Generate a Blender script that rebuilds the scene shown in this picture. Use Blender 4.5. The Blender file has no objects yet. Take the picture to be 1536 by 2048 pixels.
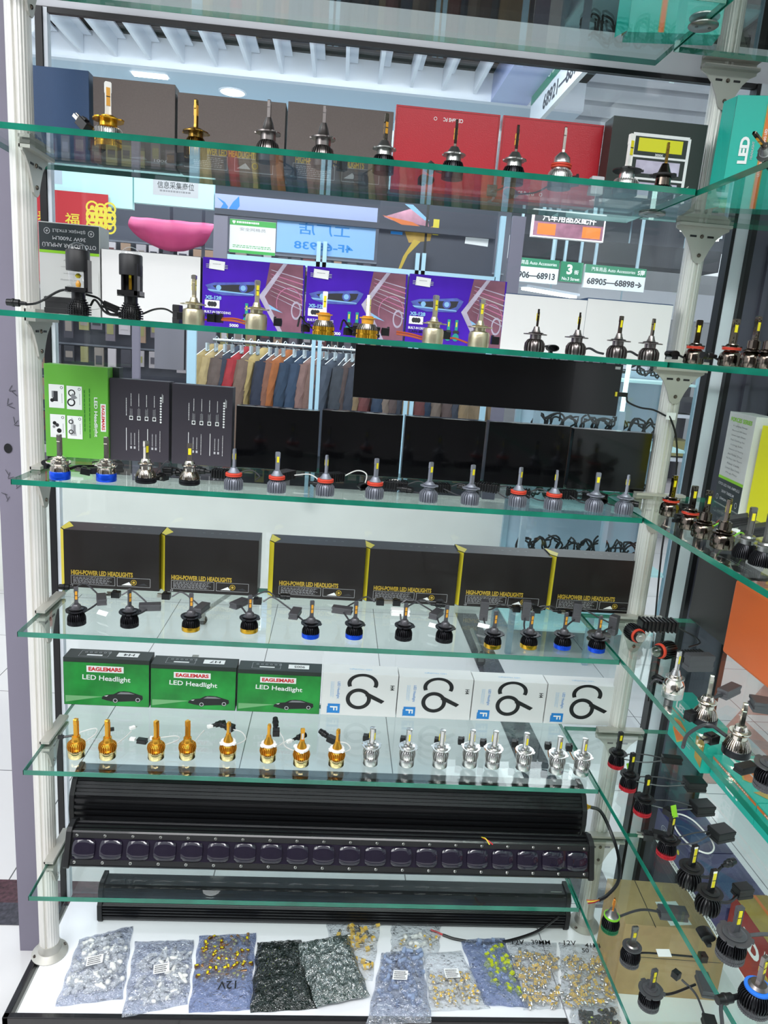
import bpy, math, random
from mathutils import Vector, Matrix, Euler
PI = math.pi
random.seed(7)
SC = bpy.context.scene
COL = SC.collection
# ------------------------------------------------------------------ camera
CAMP = Vector((0.58634, -1.34307, 1.20090)); CAMR = Euler((1.340499, -0.076266, -0.058187), 'XYZ'); FPX = 1449.75
cd = bpy.data.cameras.new('camera'); cam = bpy.data.objects.new('camera', cd); COL.objects.link(cam)
cam.location = CAMP; cam.rotation_euler = CAMR
cd.sensor_fit = 'AUTO'; cd.sensor_width = 36.0; cd.lens = FPX/2048*36.0; cd.clip_start = .02; cd.clip_end = 200
SC.camera = cam
# ------------------------------------------------------------------ world and light
w = bpy.data.worlds.new('world'); SC.world = w; w.use_nodes = True
w.node_tree.nodes['Background'].inputs[0].default_value = (.86, .92, 1, 1)
w.node_tree.nodes['Background'].inputs[1].default_value = .75
def area(name, loc, size, power, rot=(0, 0, 0), color=(1, 1, 1)):
    l = bpy.data.lights.new(name, 'AREA'); l.shape = 'RECTANGLE'; l.size, l.size_y = size; l.energy = power; l.color = color
    o = bpy.data.objects.new(name, l); COL.objects.link(o); o.location = loc; o.rotation_euler = rot; return o
area('shop_ceiling_light', (.7, -1.5, 3.0), (2.6, 1.6), 125, (math.radians(14), 0, 0))
area('shop_side_light', (-1.6, -1.6, 2.6), (1.2, 1.6), 24, (math.radians(20), math.radians(-40), 0))
area('mall_ceiling_light', (0.5, 3.6, 2.33), (4, 1.6), 55, (0, 0, 0), (.93, .97, 1))
area('mall_far_light', (3.5, 4.5, 2.5), (3, 3), 38, (0, 0, 0), (.95, .98, 1))
area('storefront_fill', (.3, 1.5, 2.33), (2.6, .5), 26, (math.radians(48), 0, 0), (.95, .98, 1))  # added fill tilted at the opposite storefront to brighten it, no fixture there
SC.view_settings.view_transform = 'Standard'; SC.view_settings.look = 'None'; SC.view_settings.gamma = 1
SC.cycles.transparent_max_bounces = 40; SC.cycles.max_bounces = 12
SC.view_settings.exposure = .6; SC.view_settings.use_curve_mapping = False
# ------------------------------------------------------------------ pixel to place
RM = CAMR.to_matrix()
def ray(x, y): return RM @ Vector(((x-768)/FPX, -(y-1024)/FPX, -1))
def onz(x, y, z): d = ray(x, y); return CAMP + d*((z-CAMP.z)/d.z)
def ony(x, y, Y): d = ray(x, y); return CAMP + d*((Y-CAMP.y)/d.y)
def onx(x, y, X): d = ray(x, y); return CAMP + d*((X-CAMP.x)/d.x)
# ------------------------------------------------------------------ materials
MATS = {}
def lin(c): return tuple((x/12.92 if x <= .04045 else ((x+.055)/1.055)**2.4) for x in c)
def hexc(h): return lin(tuple(int(h[i:i+2], 16)/255 for i in (0, 2, 4)))
def mat(name, col, rough=.5, metal=0, coat=0, noise=0, nscale=60, bump=0, bscale=200, emit=0, spec=.5, alpha=1):
    if name in MATS: return MATS[name]
    m = bpy.data.materials.new(name); m.use_nodes = True; nt = m.node_tree; b = nt.nodes['Principled BSDF']
    c = hexc(col) if isinstance(col, str) else col
    b.inputs['Base Color'].default_value = (*c, 1); b.inputs['Roughness'].default_value = rough; b.inputs['Metallic'].default_value = metal
    b.inputs['Coat Weight'].default_value = coat; b.inputs['Specular IOR Level'].default_value = spec; b.inputs['Alpha'].default_value = alpha
    if emit: b.inputs['Emission Color'].default_value = (*c, 1); b.inputs['Emission Strength'].default_value = emit
    if noise or bump:
        tc = nt.nodes.new('ShaderNodeTexCoord'); n = nt.nodes.new('ShaderNodeTexNoise'); n.inputs['Scale'].default_value = nscale; n.inputs['Detail'].default_value = 4
        nt.links.new(tc.outputs['Object'], n.inputs['Vector'])
        if noise:
            r = nt.nodes.new('ShaderNodeValToRGB'); nt.links.new(n.outputs['Fac'], r.inputs[0])
            r.color_ramp.elements[0].position = .3; r.color_ramp.elements[1].position = .7
            r.color_ramp.elements[0].color = (*[max(0, x*(1-noise)) for x in c], 1); r.color_ramp.elements[1].color = (*[min(1, x*(1+noise)) for x in c], 1)
            nt.links.new(r.outputs[0], b.inputs['Base Color'])
        if bump:
            n2 = nt.nodes.new('ShaderNodeTexNoise'); n2.inputs['Scale'].default_value = bscale; nt.links.new(tc.outputs['Object'], n2.inputs['Vector'])
            bp = nt.nodes.new('ShaderNodeBump'); bp.inputs['Strength'].default_value = bump; bp.inputs['Distance'].default_value = .001
            nt.links.new(n2.outputs['Fac'], bp.inputs['Height']); nt.links.new(bp.outputs[0], b.inputs['Normal'])
    MATS[name] = m; return m
def glassmat(name, tint, ior=1.5, gmul=1.0, rough=0.0, haze=0.0, hazecol=(1, 1, 1), bump=0):
    if name in MATS: return MATS[name]
    m = bpy.data.materials.new(name); m.use_nodes = True; nt = m.node_tree; nt.nodes.clear()
    out = nt.nodes.new('ShaderNodeOutputMaterial'); t = nt.nodes.new('ShaderNodeBsdfTransparent'); t.inputs[0].default_value = (*tint, 1)
    g = nt.nodes.new('ShaderNodeBsdfGlossy'); g.inputs['Roughness'].default_value = rough; g.inputs[0].default_value = (gmul, gmul, gmul, 1)
    fr = nt.nodes.new('ShaderNodeFresnel'); gn = nt.nodes.new('ShaderNodeNewGeometry'); mr = nt.nodes.new('ShaderNodeMapRange')
    mr.inputs['To Min'].default_value = ior; mr.inputs['To Max'].default_value = 1/ior   # same reflectance on both faces of the thin pane
    nt.links.new(gn.outputs['Backfacing'], mr.inputs['Value']); nt.links.new(mr.outputs[0], fr.inputs[0])
    mx = nt.nodes.new('ShaderNodeMixShader'); nt.links.new(fr.outputs[0], mx.inputs[0])
    base = t
    if haze:
        d = nt.nodes.new('ShaderNodeBsdfDiffuse'); d.inputs[0].default_value = (*hazecol, 1)
        m2 = nt.nodes.new('ShaderNodeMixShader'); m2.inputs[0].default_value = haze
        nt.links.new(t.outputs[0], m2.inputs[1]); nt.links.new(d.outputs[0], m2.inputs[2]); base = m2
    if bump:
        tc = nt.nodes.new('ShaderNodeTexCoord'); n = nt.nodes.new('ShaderNodeTexNoise'); n.inputs['Scale'].default_value = bump; n.inputs['Detail'].default_value = 3
        nt.links.new(tc.outputs['Object'], n.inputs['Vector']); bp = nt.nodes.new('ShaderNodeBump'); bp.inputs['Strength'].default_value = .9; bp.inputs['Distance'].default_value = .03
        nt.links.new(n.outputs['Fac'], bp.inputs['Height']); nt.links.new(bp.outputs[0], g.inputs['Normal']); nt.links.new(bp.outputs[0], fr.inputs['Normal'])
    nt.links.new(base.outputs[0], mx.inputs[1]); nt.links.new(g.outputs[0], mx.inputs[2]); nt.links.new(mx.outputs[0], out.inputs[0])
    MATS[name] = m; return m
M = {}
def D(k, *a, **kw): M[k] = mat(k, *a, **kw)
M['glass'] = glassmat('shelf_glass', (.93, .975, .955), ior=1.36)
M['edge'] = mat('shelf_glass_edge', (.008, .17, .11), rough=.12, spec=.8, noise=.35, nscale=9)
M['window'] = glassmat('window_glass', (.95, .98, .98))
M['lens'] = glassmat('clear_lens', (.97, .97, .97), ior=1.6)
D('alu', 'e4e2dc', rough=.36, metal=.4); D('alud', '9a9b98', rough=.3, metal=.9); D('bracket', 'bcbab2', rough=.45, metal=.5)
D('chrome', 'e8e0d4', rough=.14, metal=1); D('dchrome', '6f655c', rough=.16, metal=1); D('champ', 'cfc6a8', rough=.34, metal=.9, bump=.2)
D('gold', 'e6b23a', rough=.24, metal=1); D('agold', 'dca238', rough=.3, metal=.85); D('pgold', 'f2dba0', rough=.13, metal=1); D('bronze', '8c6f35', rough=.25, metal=1)
D('silver', 'd6d6d4', rough=.27, metal=.95); D('satin', 'b8b4ac', rough=.3, metal=1); D('gun', '8a8482', rough=.3, metal=.95); D('gray', '8f939e', rough=.45, metal=.6)
D('blackm', '2a2a2e', rough=.3, metal=.7); D('black', '111113', rough=.35); D('blackp', '1a1a1c', rough=.5); D('rubber', '151516', rough=.65)
D('blue', '1450e0', rough=.3, metal=.6); D('red', 'b0202c', rough=.3, metal=.5); D('redr', 'd2442e', rough=.5); D('green', '1c6a44', rough=.3, metal=.5); D('lime', '7fc832', rough=.5)
D('bluer', '2a72d8', rough=.4); D('white', 'f2f2f0', rough=.5); D('ceramic', 'f4f3ee', rough=.4); D('chip', 'e8d820', rough=.4); D('amber', 'e0a030', rough=.35); D('pcb', '1d1d1a', rough=.4)
D('cable', '3a3a3e', rough=.5); D('cablew', 'd8d8d4', rough=.5); D('cabler', 'b4552c', rough=.5); D('driverg', '57565a', rough=.38, metal=.4); D('copper', 'b87333', rough=.3, metal=.9)
D('c_black', '1b1413', rough=.42, coat=.05); D('c_gloss', '060608', rough=.12, coat=.25); D('c_gray', '3a353e', rough=.4); D('c_brown', '635854', rough=.5, bump=.5, bscale=900, noise=.06, nscale=300)
D('c_navy', '2b4a72', rough=.5, bump=.3, bscale=700); D('c_red', 'c01f2e', rough=.32, coat=.2, bump=.2, bscale=500); D('c_white', 'eceaea', rough=.42); D('c_whites', 'cfd0ce', rough=.45)
D('c_green', '6cb744', rough=.35, coat=.1); D('c_teal', '1fb5a4', rough=.38); D('c_purple', '4c22b4', rough=.25, coat=.3, noise=.12, nscale=12); D('c_mauve', '9a6a7c', rough=.2, metal=.3, noise=.25, nscale=18)
D('c_dgreen', '188a34', rough=.4, noise=.45, nscale=11); D('c_dk', '26302c', rough=.4); D('c_yellow', 'e4e01e', rough=.4); D('c_orange', 'e0692e', rough=.4, bump=.2, bscale=600); D('c_kraft', 'c4a274', rough=.8, noise=.06, nscale=40)
D('c_violet', '45406c', rough=.35, noise=.35, nscale=9); D('c_rred', '9c2c28', rough=.35, noise=.2, nscale=12); D('c_ochre', 'b08c3a', rough=.4, noise=.3, nscale=14); D('c_slate', '2c3438', rough=.4)
D('p_gold', 'c9a93a', rough=.4); D('p_yel', 'e8d43a', rough=.4); D('p_white', 'f6f6f6', rough=.45); D('p_gray', '8c8c90', rough=.5); D('p_lgray', 'c2c2c6', rough=.5); D('p_black', '17171a', rough=.4)
D('p_red', 'd8242c', rough=.4); D('p_blue', '1f86d6', rough=.4); D('p_lblue', '8fc2ea', rough=.4); D('p_orange', 'e2742c', rough=.4); D('p_iri', 'cfc6dc', rough=.25, metal=.3, noise=.25, nscale=25)
D('p_steel', '5a68b8', rough=.3, noise=.25, nscale=60); D('p_dgreen', '126828', rough=.4); D('p_lgreen', '3fae4c', rough=.4); D('p_beam', '9fe0a0', rough=.4, alpha=.55); D('p_pink', 'c77ba0', rough=.3); D('p_lime', '8fd02a', rough=.4)
D('p_teal2', '2c9c94', rough=.4); D('p_dkgray', '35353a', rough=.4)
D('board', 'f6f7fb', rough=.22, coat=.2); D('trimb', '1c1a1c', rough=.2, coat=.4); D('cabf', 'c8ccc8', rough=.4); D('mull', '7f7a8a', rough=.5); D('jamb', 'e6ecf4', rough=.4); D('gasket', '101014', rough=.4)
D('column', '5a5a66', rough=.35, metal=.3); D('panel', 'b6b8ba', rough=.45); D('header', 'e2e4ea', rough=.5); D('dark', '1a1714', rough=.8)
D('shopdk', '4c4a4a', rough=.7, noise=.4, nscale=2); D('fin', 'dde4ee', rough=.5); D('soffit', 'bcccda', rough=.5); D('voidc', '2a2624', rough=.9); D('slat', 'c4c8d0', rough=.5); D('slatd', '6a6e78', rough=.6)
D('store', '4a4c58', rough=.6); D('storef', '9fb8c4', rough=.4, metal=.3); D('cyan', 'c8f4f4', rough=.5); D('lav', 'a8b4dc', rough=.4); D('banb', '8fbcec', rough=.4); D('signg', '2e7f5e', rough=.4); D('signw', 'dfe6ea', rough=.4)
D('rustred', 'c0202c', rough=.5); D('pinkf', 'd0447c', rough=.6); D('lampw', 'ffffff', emit=4)
D('sunwin', 'f2f8ff', emit=2.2)
# ------------------------------------------------------------------ mesh builder
I4 = Matrix.Identity(4)
def T(x=0, y=0, z=0): return Matrix.Translation((x, y, z))
def RZ(a): return Matrix.Rotation(a, 4, 'Z')
def RX(a): return Matrix.Rotation(a, 4, 'X')
def RY(a): return Matrix.Rotation(a, 4, 'Y')
class MB:
    def __init__(s): s.v = []; s.f = []; s.m = []; s.s = []; s.mats = []
    def mi(s, k):
        k = M[k] if isinstance(k, str) else k
        if k not in s.mats: s.mats.append(k)
        return s.mats.index(k)
    def add(s, vs, fs, k, smooth=False, X=None):
        n = len(s.v); i = s.mi(k)
        s.v += [tuple(X @ Vector(p)) if X else tuple(p) for p in vs]
        for f in fs: s.f.append([n+a for a in f]); s.m.append(i); s.s.append(smooth)
        return s
    def box(s, c, d, k, X=None, ch=0):
        x, y, z = (a/2 for a in d)
        if ch:   # chamfered vertical edges
            p = [(-x+ch, -y), (x-ch, -y), (x, -y+ch), (x, y-ch), (x-ch, y), (-x+ch, y), (-x, y-ch), (-x, -y+ch)]
            return s.prism(p, d[2], k, (X or I4) @ T(c[0], c[1], c[2]-z))
        vs = [(c[0]+a*x, c[1]+b*y, c[2]+e*z) for a in (-1, 1) for b in (-1, 1) for e in (-1, 1)]
        return s.add(vs, [(0, 1, 3, 2), (4, 6, 7, 5), (0, 4, 5, 1), (2, 3, 7, 6), (0, 2, 6, 4), (1, 5, 7, 3)], k, X=X)
    def prism(s, poly, h, k, X=None, smooth=False):
        n = len(poly)
        vs = [(p[0], p[1], 0) for p in poly]+[(p[0], p[1], h) for p in poly]
        s.add(vs, [tuple(range(n-1, -1, -1)), tuple(range(n, 2*n))], k, X=X)
        return s.add(vs, [(i, (i+1) % n, n+(i+1) % n, n+i) for i in range(n)], k, smooth, X)
    def lathe(s, prof, k, n=24, X=None, smooth=True):
        vs = []; fs = []
        for (r, z) in prof:
            for i in range(n): a = 2*PI*i/n; vs.append((max(r, 1e-5)*math.cos(a), max(r, 1e-5)*math.sin(a), z))
        for j in range(len(prof)-1):
            for i in range(n): fs.append((j*n+i, j*n+(i+1) % n, (j+1)*n+(i+1) % n, (j+1)*n+i))
        fs.append(tuple(range(n-1, -1, -1))); fs.append(tuple(range((len(prof)-1)*n, len(prof)*n)))
        return s.add(vs, fs, k, smooth, X)
    def tube(s, pts, r, k, n=6, sub=5):
        pts = [Vector(p) for p in pts]
        if len(pts) > 2 and sub > 1:
            q = []; P = [pts[0]*2-pts[1]]+pts+[pts[-1]*2-pts[-2]]
            for i in range(1, len(P)-2):
                for j in range(sub):
                    t = j/sub; a, b, c, d = P[i-1:i+3]
                    q.append(.5*((2*b)+(c-a)*t+(2*a-5*b+4*c-d)*t*t+(3*b-a-3*c+d)*t**3))
            pts = q+[pts[-1]]
        vs = []; fs = []; up = Vector((.13, .2, 1)).normalized()
        for i, p in enumerate(pts):
            t = (pts[min(i+1, len(pts)-1)]-pts[max(i-1, 0)]).normalized()
            a = t.cross(up)
            if a.length < .05: a = t.cross(Vector((1, 0, 0)))
            a.normalize(); b = t.cross(a)
            for j in range(n): c = 2*PI*j/n; vs.append(p+a*r*math.cos(c)+b*r*math.sin(c))
        for i in range(len(pts)-1):
            for j in range(n): fs.append((i*n+j, i*n+(j+1) % n, (i+1)*n+(j+1) % n, (i+1)*n+j))
        fs.append(tuple(range(n-1, -1, -1))); fs.append(tuple(range((len(pts)-1)*n, len(pts)*n)))
        return s.add(vs, fs, k, True)
    def fins(s, prof, n, k, th=.0012, r0=.004, X=None, off=0):
        m = len(prof)
        for i in range(n):
            a = 2*PI*i/n+off; R = RZ(a)
            vs = [(r, -th/2, z) for r, z in prof]+[(r, th/2, z) for r, z in prof]+[(r0, -th/2, prof[-1][1]), (r0, -th/2, prof[0][1]), (r0, th/2, prof[-1][1]), (r0, th/2, prof[0][1])]
            fs = [tuple(range(m))+(2*m, 2*m+1), tuple(range(2*m-1, m-1, -1))+(2*m+3, 2*m+2)]
            fs += [(j, j+1, m+j+1, m+j)[::-1] for j in range(m-1)]
            fs += [(m-1, 2*m-1, 2*m+2, 2*m), (0, 2*m+1, 2*m+3, m)]
            s.add(vs, fs, k, X=(X @ R if X else R))
        return s
    def mesh(s, name):
        me = bpy.data.meshes.new(name); me.from_pydata(s.v, [], s.f)
        for m_ in s.mats: me.materials.append(m_)
        me.polygons.foreach_set('material_index', s.m); me.polygons.foreach_set('use_smooth', s.s)
        me.update()
        if any(s.s): me.set_sharp_from_angle(angle=math.radians(38))
        return me
    def build(s, name, parent=None, loc=None, rz=0, bevel=0, props=None):
        o = bpy.data.objects.new(name, s.mesh(name)); COL.objects.link(o)
        if parent: o.parent = parent
        if loc is not None: o.location = loc
        if rz: o.rotation_euler.z = rz
        if bevel:
            b = o.modifiers.new('bevel', 'BEVEL'); b.width = bevel; b.segments = 2; b.limit_method = 'ANGLE'
        for k_, v_ in (props or {}).items(): o[k_] = v_
        return o
def thing(name, label, cat, loc=(0, 0, 0), rz=0, group=None):
    o = bpy.data.objects.new(name, None); COL.objects.link(o); o.location = loc; o.rotation_euler.z = rz
    o.empty_display_size = .02
    o['label'] = label; o['category'] = cat
    if group: o['group'] = group
    return o
def tag(o, label, cat, group=None):
    o['label'] = label; o['category'] = cat
    if group: o['group'] = group
    return o
def struct(mb, name, **k):
    o = mb.build(name, **k); o['kind'] = 'structure'; return o
def dup(root, loc=None):
    r = root.copy(); COL.objects.link(r)
    if loc is not None: r.location = loc
    for ch in list(root.children):
        c = ch.copy(); COL.objects.link(c); c.parent = r
        for g in list(ch.children):
            d = g.copy(); COL.objects.link(d); d.parent = c
    return r
# ------------------------------------------------------------------ lettering
TC = {}
def glyphs(body, bold=0, res=3):
    key = (body, bold)
    if key in TC: return TC[key]
    c = bpy.data.curves.new('lettering', 'FONT'); c.body = body; c.resolution_u = res; c.offset = bold; c.fill_mode = 'FRONT'
    o = bpy.data.objects.new('lettering', c); COL.objects.link(o)
    bpy.context.view_layer.update()
    me = bpy.data.meshes.new_from_object(o.evaluated_get(bpy.context.evaluated_depsgraph_get()))
    vs = [(v.co.x, v.co.y) for v in me.vertices]; fs = [tuple(p.vertices) for p in me.polygons]
    bpy.data.objects.remove(o); bpy.data.curves.remove(c); bpy.data.meshes.remove(me)
    xs = [v[0] for v in vs]; ys = [v[1] for v in vs]; x0, x1, y0, y1 = min(xs), max(xs), min(ys), max(ys)
    TC[key] = ([((x-x0)/(x1-x0)-.5, (y-y0)/(y1-y0)-.5) for x, y in vs], fs, (x1-x0)/(y1-y0)); return TC[key]
class Art:   # flat printing on a face
    def __init__(s, O=(0, 0, 0), U=(1, 0, 0), V=(0, 0, 1)):
        s.O, s.U, s.V = Vector(O), Vector(U).normalized(), Vector(V).normalized(); s.N = s.U.cross(s.V); s.mb = MB(); s.l = 0
    def pt(s, u, v): return s.O+s.U*u+s.V*v+s.N*(.0004+.00012*s.l)
    def poly(s, pts, k): s.l += .3; s.mb.add([s.pt(*p) for p in pts], [tuple(range(len(pts)))], k); return s
    def rect(s, cx, cy, w, h, k, rot=0):
        c, n = math.cos(math.radians(rot)), math.sin(math.radians(rot))
        return s.poly([(cx+a*w/2*c-b*h/2*n, cy+a*w/2*n+b*h/2*c) for a, b in ((-1, -1), (1, -1), (1, 1), (-1, 1))], k)
    def frame(s, cx, cy, w, h, t, k):
        for a in ((cx, cy+h/2, w, t), (cx, cy-h/2, w, t), (cx-w/2, cy, t, h), (cx+w/2, cy, t, h)): s.rect(*a, k)
        return s
    def disc(s, cx, cy, r, k, n=20, ry=None): return s.poly([(cx+r*math.cos(2*PI*i/n), cy+(ry or r)*math.sin(2*PI*i/n)) for i in range(n)], k)
    def ring(s, cx, cy, r, t, k, a0=0, a1=360, n=28, ry=1):
        s.l += .3
        for i in range(n):
            b, c = (math.radians(a0+(a1-a0)*j/n) for j in (i, i+1))
            s.mb.add([s.pt(cx+q*math.cos(e), cy+q*ry*math.sin(e)) for q, e in ((r, b), (r, c), (r-t, c), (r-t, b))][::-1], [(0, 1, 2, 3)], k)
        return s
    def text(s, body, cx, cy, w, h, k, rot=0, bold=.01, mirror=False):
        g, fs, asp = glyphs(body, bold); s.l += .5
        if h is None: h = w/asp
        if w is None: w = h*asp
        c, n = math.cos(math.radians(rot)), math.sin(math.radians(rot)); q = -1 if mirror else 1
        s.mb.add([s.pt(cx+q*x*w*c-y*h*n, cy+q*x*w*n+y*h*c) for x, y in g], fs, k); return s
    def lines(s, cx, cy, w, h, n, k, rot=0, seed=1, t=.35):   # rows of print too fine to read
        rnd = random.Random(seed); c, q = math.cos(math.radians(rot)), math.sin(math.radians(rot))
        for i in range(n):
            y = h/2-(i+.5)*h/n; x = -w/2; end = w/2*(1-rnd.random()*.35)
            while x < end:
                L = rnd.uniform(.03, .09)*w; L = min(L, end-x+.0001); xm = x+L/2
                s.rect(cx+xm*c-y*q, cy+xm*q+y*c, L, h/n*t, k, rot); s.l -= .3; x += L+w*.02
        return s
    def build(s, parent, name='printing', **k): return s.mb.build(name, parent, **k) if s.mb.v else None
# ================================================================== SETTING
SH = {'T': 1.8, 'A': 1.5, 'B': 1.2, 'C': .9, 'D': .6, 'E': .3, 'F': 0.0}
GZ = -.29; FL = -.45
ORD = {'T': 'topmost', 'A': 'second', 'B': 'third', 'C': 'fourth', 'D': 'fifth', 'E': 'sixth', 'F': 'lowest'}
# floor: white tiles with dark grout
def floor_mat():
    m = bpy.data.materials.new('floor_tiles'); m.use_nodes = True; nt = m.node_tree; b = nt.nodes['Principled BSDF']
    tc = nt.nodes.new('ShaderNodeTexCoord'); mp = nt.nodes.new('ShaderNodeMapping'); br = nt.nodes.new('ShaderNodeTexBrick')
    mp.inputs['Location'].default_value = (.305, .07, 0)
    nt.links.new(tc.outputs['Object'], mp.inputs[0]); nt.links.new(mp.outputs[0], br.inputs['Vector'])
    br.offset = 0; br.inputs['Scale'].default_value = 1; br.inputs['Brick Width'].default_value = .6; br.inputs['Row Height'].default_value = .6
    br.inputs['Mortar Size'].default_value = .002; br.inputs['Color1'].default_value = (*hexc('d9d7d6'), 1); br.inputs['Color2'].default_value = (*hexc('d3d2d2'), 1); br.inputs['Mortar'].default_value = (.12, .12, .12, 1)
    nt.links.new(br.outputs['Color'], b.inputs['Base Color']); b.inputs['Roughness'].default_value = .16
    return m
fm = floor_mat()
struct(MB().box((2, 5, FL-.05), (12, 16, .1), fm), 'floor')
D('granite', '3a3840', rough=.25, noise=.5, nscale=80); D('maroon', '4a2e34', rough=.25, noise=.5, nscale=80); D('pinkt', 'b08a80', rough=.25, noise=.1, nscale=30)
struct(MB().box((1.49, 1.75, FL), (.135, 2.7, .004), 'granite'), 'trim_1')
struct(MB().box((-1.2, .53, FL), (2.9, .09, .004), 'maroon').box((-1.2, .445, FL), (2.9, .08, .004), 'granite'), 'trim_2')
fp = MB()
for (a, b_) in ((2.95, 2.1), (2.35, 1.5), (2.35, .6), (2.95, 1.2), (1.95, -.1)):
    fp.prism([(a-.3, b_-.3), (a+.3, b_-.3), (a+.3, b_+.3)], .003, 'pinkt', T(0, 0, FL))
struct(fp, 'trim_3')
# window wall
WY = .35
wf = MB().box((.68, WY, .75), (1.58, .006, 2.08), 'window')
wo = struct(wf, 'window_1')
struct(MB().box((.68, WY-.005, 1.797), (1.62, .012, .010), 'gasket'), 'trim_4')
struct(MB().box((.75, WY, 1.836), (2.2, .012, .068), 'header').box((.75, WY+.03, 2.17), (2.2, .05, .60), 'dark'), 'wall_back')
mu = MB().box((-.138, .345, .75), (.056, .05, 2.4), 'mull')
mo = struct(mu, 'window_2')
hw = Art((-.166, .319, .8), (1, 0, 0), (0, 0, 1))
hw.disc(.024, .105, .009, 'p_black', ry=.011)
for i, (u, v) in enumerate(((.035, .24), (.028, .21), (.04, .17), (.02, .05), (.036, .03), (.012, .0))):
    for j in range(3): hw.rect(u+.004*j, v-.006*j, .014, .0012, 'p_dkgray', 60-50*j+20*i)
hb = hw.build(mo, 'handwriting')
# left edge gasket and right jamb of the window, corner column, right wall
struct(MB().box((-.055, WY-.006, .75), (.014, .02, 2.1), 'gasket').box((-.043, WY-.004, .75), (.008, .018, 2.1), 'jamb'), 'trim_5')
struct(MB().box((1.466, WY, .75), (.028, .04, 2.1), 'jamb').box((1.448, WY-.003, .75), (.008, .03, 2.1), 'gasket').box((1.486, WY-.01, .75), (.012, .05, 2.1), 'gasket'), 'trim_6')
struct(MB().box((1.545, WY+.01, .9), (.106, .09, 2.7), 'column').box((1.603, WY-.02, .9), (.012, .05, 2.7), 'gasket').box((1.53, WY-.04, .9), (.012, .012, 2.7), 'column'), 'wall_corner')
struct(MB().box((.5, -4.2, 1.3), (9, .1, 3.6), 'shopdk'), 'wall_shop_rear')
struct(MB().box((1.69, -.55, 1.62), (.03, 1.75, 1.66), 'panel').box((1.69, -.55, .26), (.03, 1.75, .03), 'panel'), 'wall_right')
struct(MB().box((1.69, -.55, .3), (.006, 1.75, 1.1), 'window'), 'window_3')
struct(MB().box((.75, -.35, 2.45), (2.2, 1.6, .04), 'dark'), 'ceiling')
# base cabinet
def base_cab(name, label, x0, x1, y0, y1, front):
    t = thing(name, label, 'cabinet', ((x0+x1)/2, (y0+y1)/2, FL))
    w_, d = x1-x0, y1-y0; h = GZ-FL
    MB().box((0, 0, (h-.02)/2), (w_-.02, d-.02, h-.02), 'cabf').build('body', t)
    MB().box((.013 if front else 0, 0, h-.01), (w_-.001 if not front else w_-.027, d-(.026 if front else .001), .02), 'board').build('top_board', t, bevel=.001)
    b = MB()
    if front:
        b.box((0, -d/2+.007, h-.013), (w_, .014, .028), 'trimb').box((-w_/2+.007, 0, h-.013), (.014, d, .028), 'trimb')
    else: b.box((-w_/2+.007, -.1775, h-.013), (.014, d-.355, .028), 'trimb')
    b.build('edge_trim', t, bevel=.002)
    return t
base_cab('base_cabinet', 'white-topped base cabinet with black edge trim under the front glass shelves', -.058, 1.205, -.02, .335, True)
base_cab('base_cabinet', 'white-topped base cabinet turning the corner under the right-hand glass shelves', 1.207, 1.66, -1.0, .335, False)
# light tiled tray on the right base
tb = MB(); tb.box((0, 0, .004), (.3, .5, .008), 'c_white')
nn = 16
vs = []; fs = []
for i in range(nn*4+1):
    for j in range(nn*6+1):
        u, v = i/(nn*4), j/(nn*6); z = .0085+.004*abs(math.sin(u*PI*5)*math.sin(v*PI*8))
        vs.append((-.148+u*.296, -.248+v*.496, z))
q = nn*6+1
for i in range(nn*4):
    for j in range(nn*6): fs.append((i*q+j, (i+1)*q+j, (i+1)*q+j+1, i*q+j+1))
tb.add(vs, fs, 'c_white', True)
tag(tb.build('foam_sheet', loc=(1.44, -.27, GZ)), 'white dimpled foam sheet lying on the right base below the lowest glass shelf', 'foam sheet')
# glass shelves
def shelf(k, side):
    z = SH[k]
    x0, x1, y0, y1 = (0, 1.196, 0, .32) if side == 'front' else (1.2, 1.64, -1.15, .262)
    if k == 'T': y1 = min(y1, .285) if side == 'front' else .21
    if side == 'front' and k in 'TAB': x0 = -.06
    cx, cy = (x0+x1)/2, (y0+y1)/2; w_, d = x1-x0, y1-y0
    t = thing('glass_shelf', ('%s glass shelf from the top along the front window' if k not in 'TF' else '%s glass shelf along the front window') % ORD[k] if side == 'front' else ('%s glass shelf from the top on the right-hand run' if k not in 'TF' else '%s glass shelf on the right-hand run') % ORD[k], 'shelf', (cx, cy, z), 0)
    MB().box((0, 0, 0), (w_-.002, d-.002, .0096), 'glass').build('pane', t)
    e = MB()
    for sx, sy, lx, ly in ((0, -1, w_, .0012), (0, 1, w_, .0012), (-1, 0, .0012, d), (1, 0, .0012, d)):
        e.box((sx*(w_/2-.0006), sy*(d/2-.0006), 0), (lx, ly, .010), 'edge')
    e.build('polished_edge', t)
for k in SH:
    shelf(k, 'front'); shelf(k, 'right')
# connector discs at the seam between the two runs
for k, yy in (('T', .085), ('A', .19), ('D', .13)):
    t = thing('glass_connector', 'round metal connector clamping the %s shelf pair at the corner seam' % ORD[k], 'connector', (1.198, yy, SH[k]))
    MB().lathe([(.024, -.009), (.026, -.0075), (.026, -.0055)], 'alud', 28).build('lower_disc', t)
    MB().lathe([(.026, .0055), (.026, .0075), (.024, .009)], 'alud', 28).build('upper_disc', t)
    for sx in (-.012, .012): MB().lathe([(.003, -.0098), (.003, -.009)], 'dchrome', 10, T(sx, 0, 0)).build('screw', t)
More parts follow.
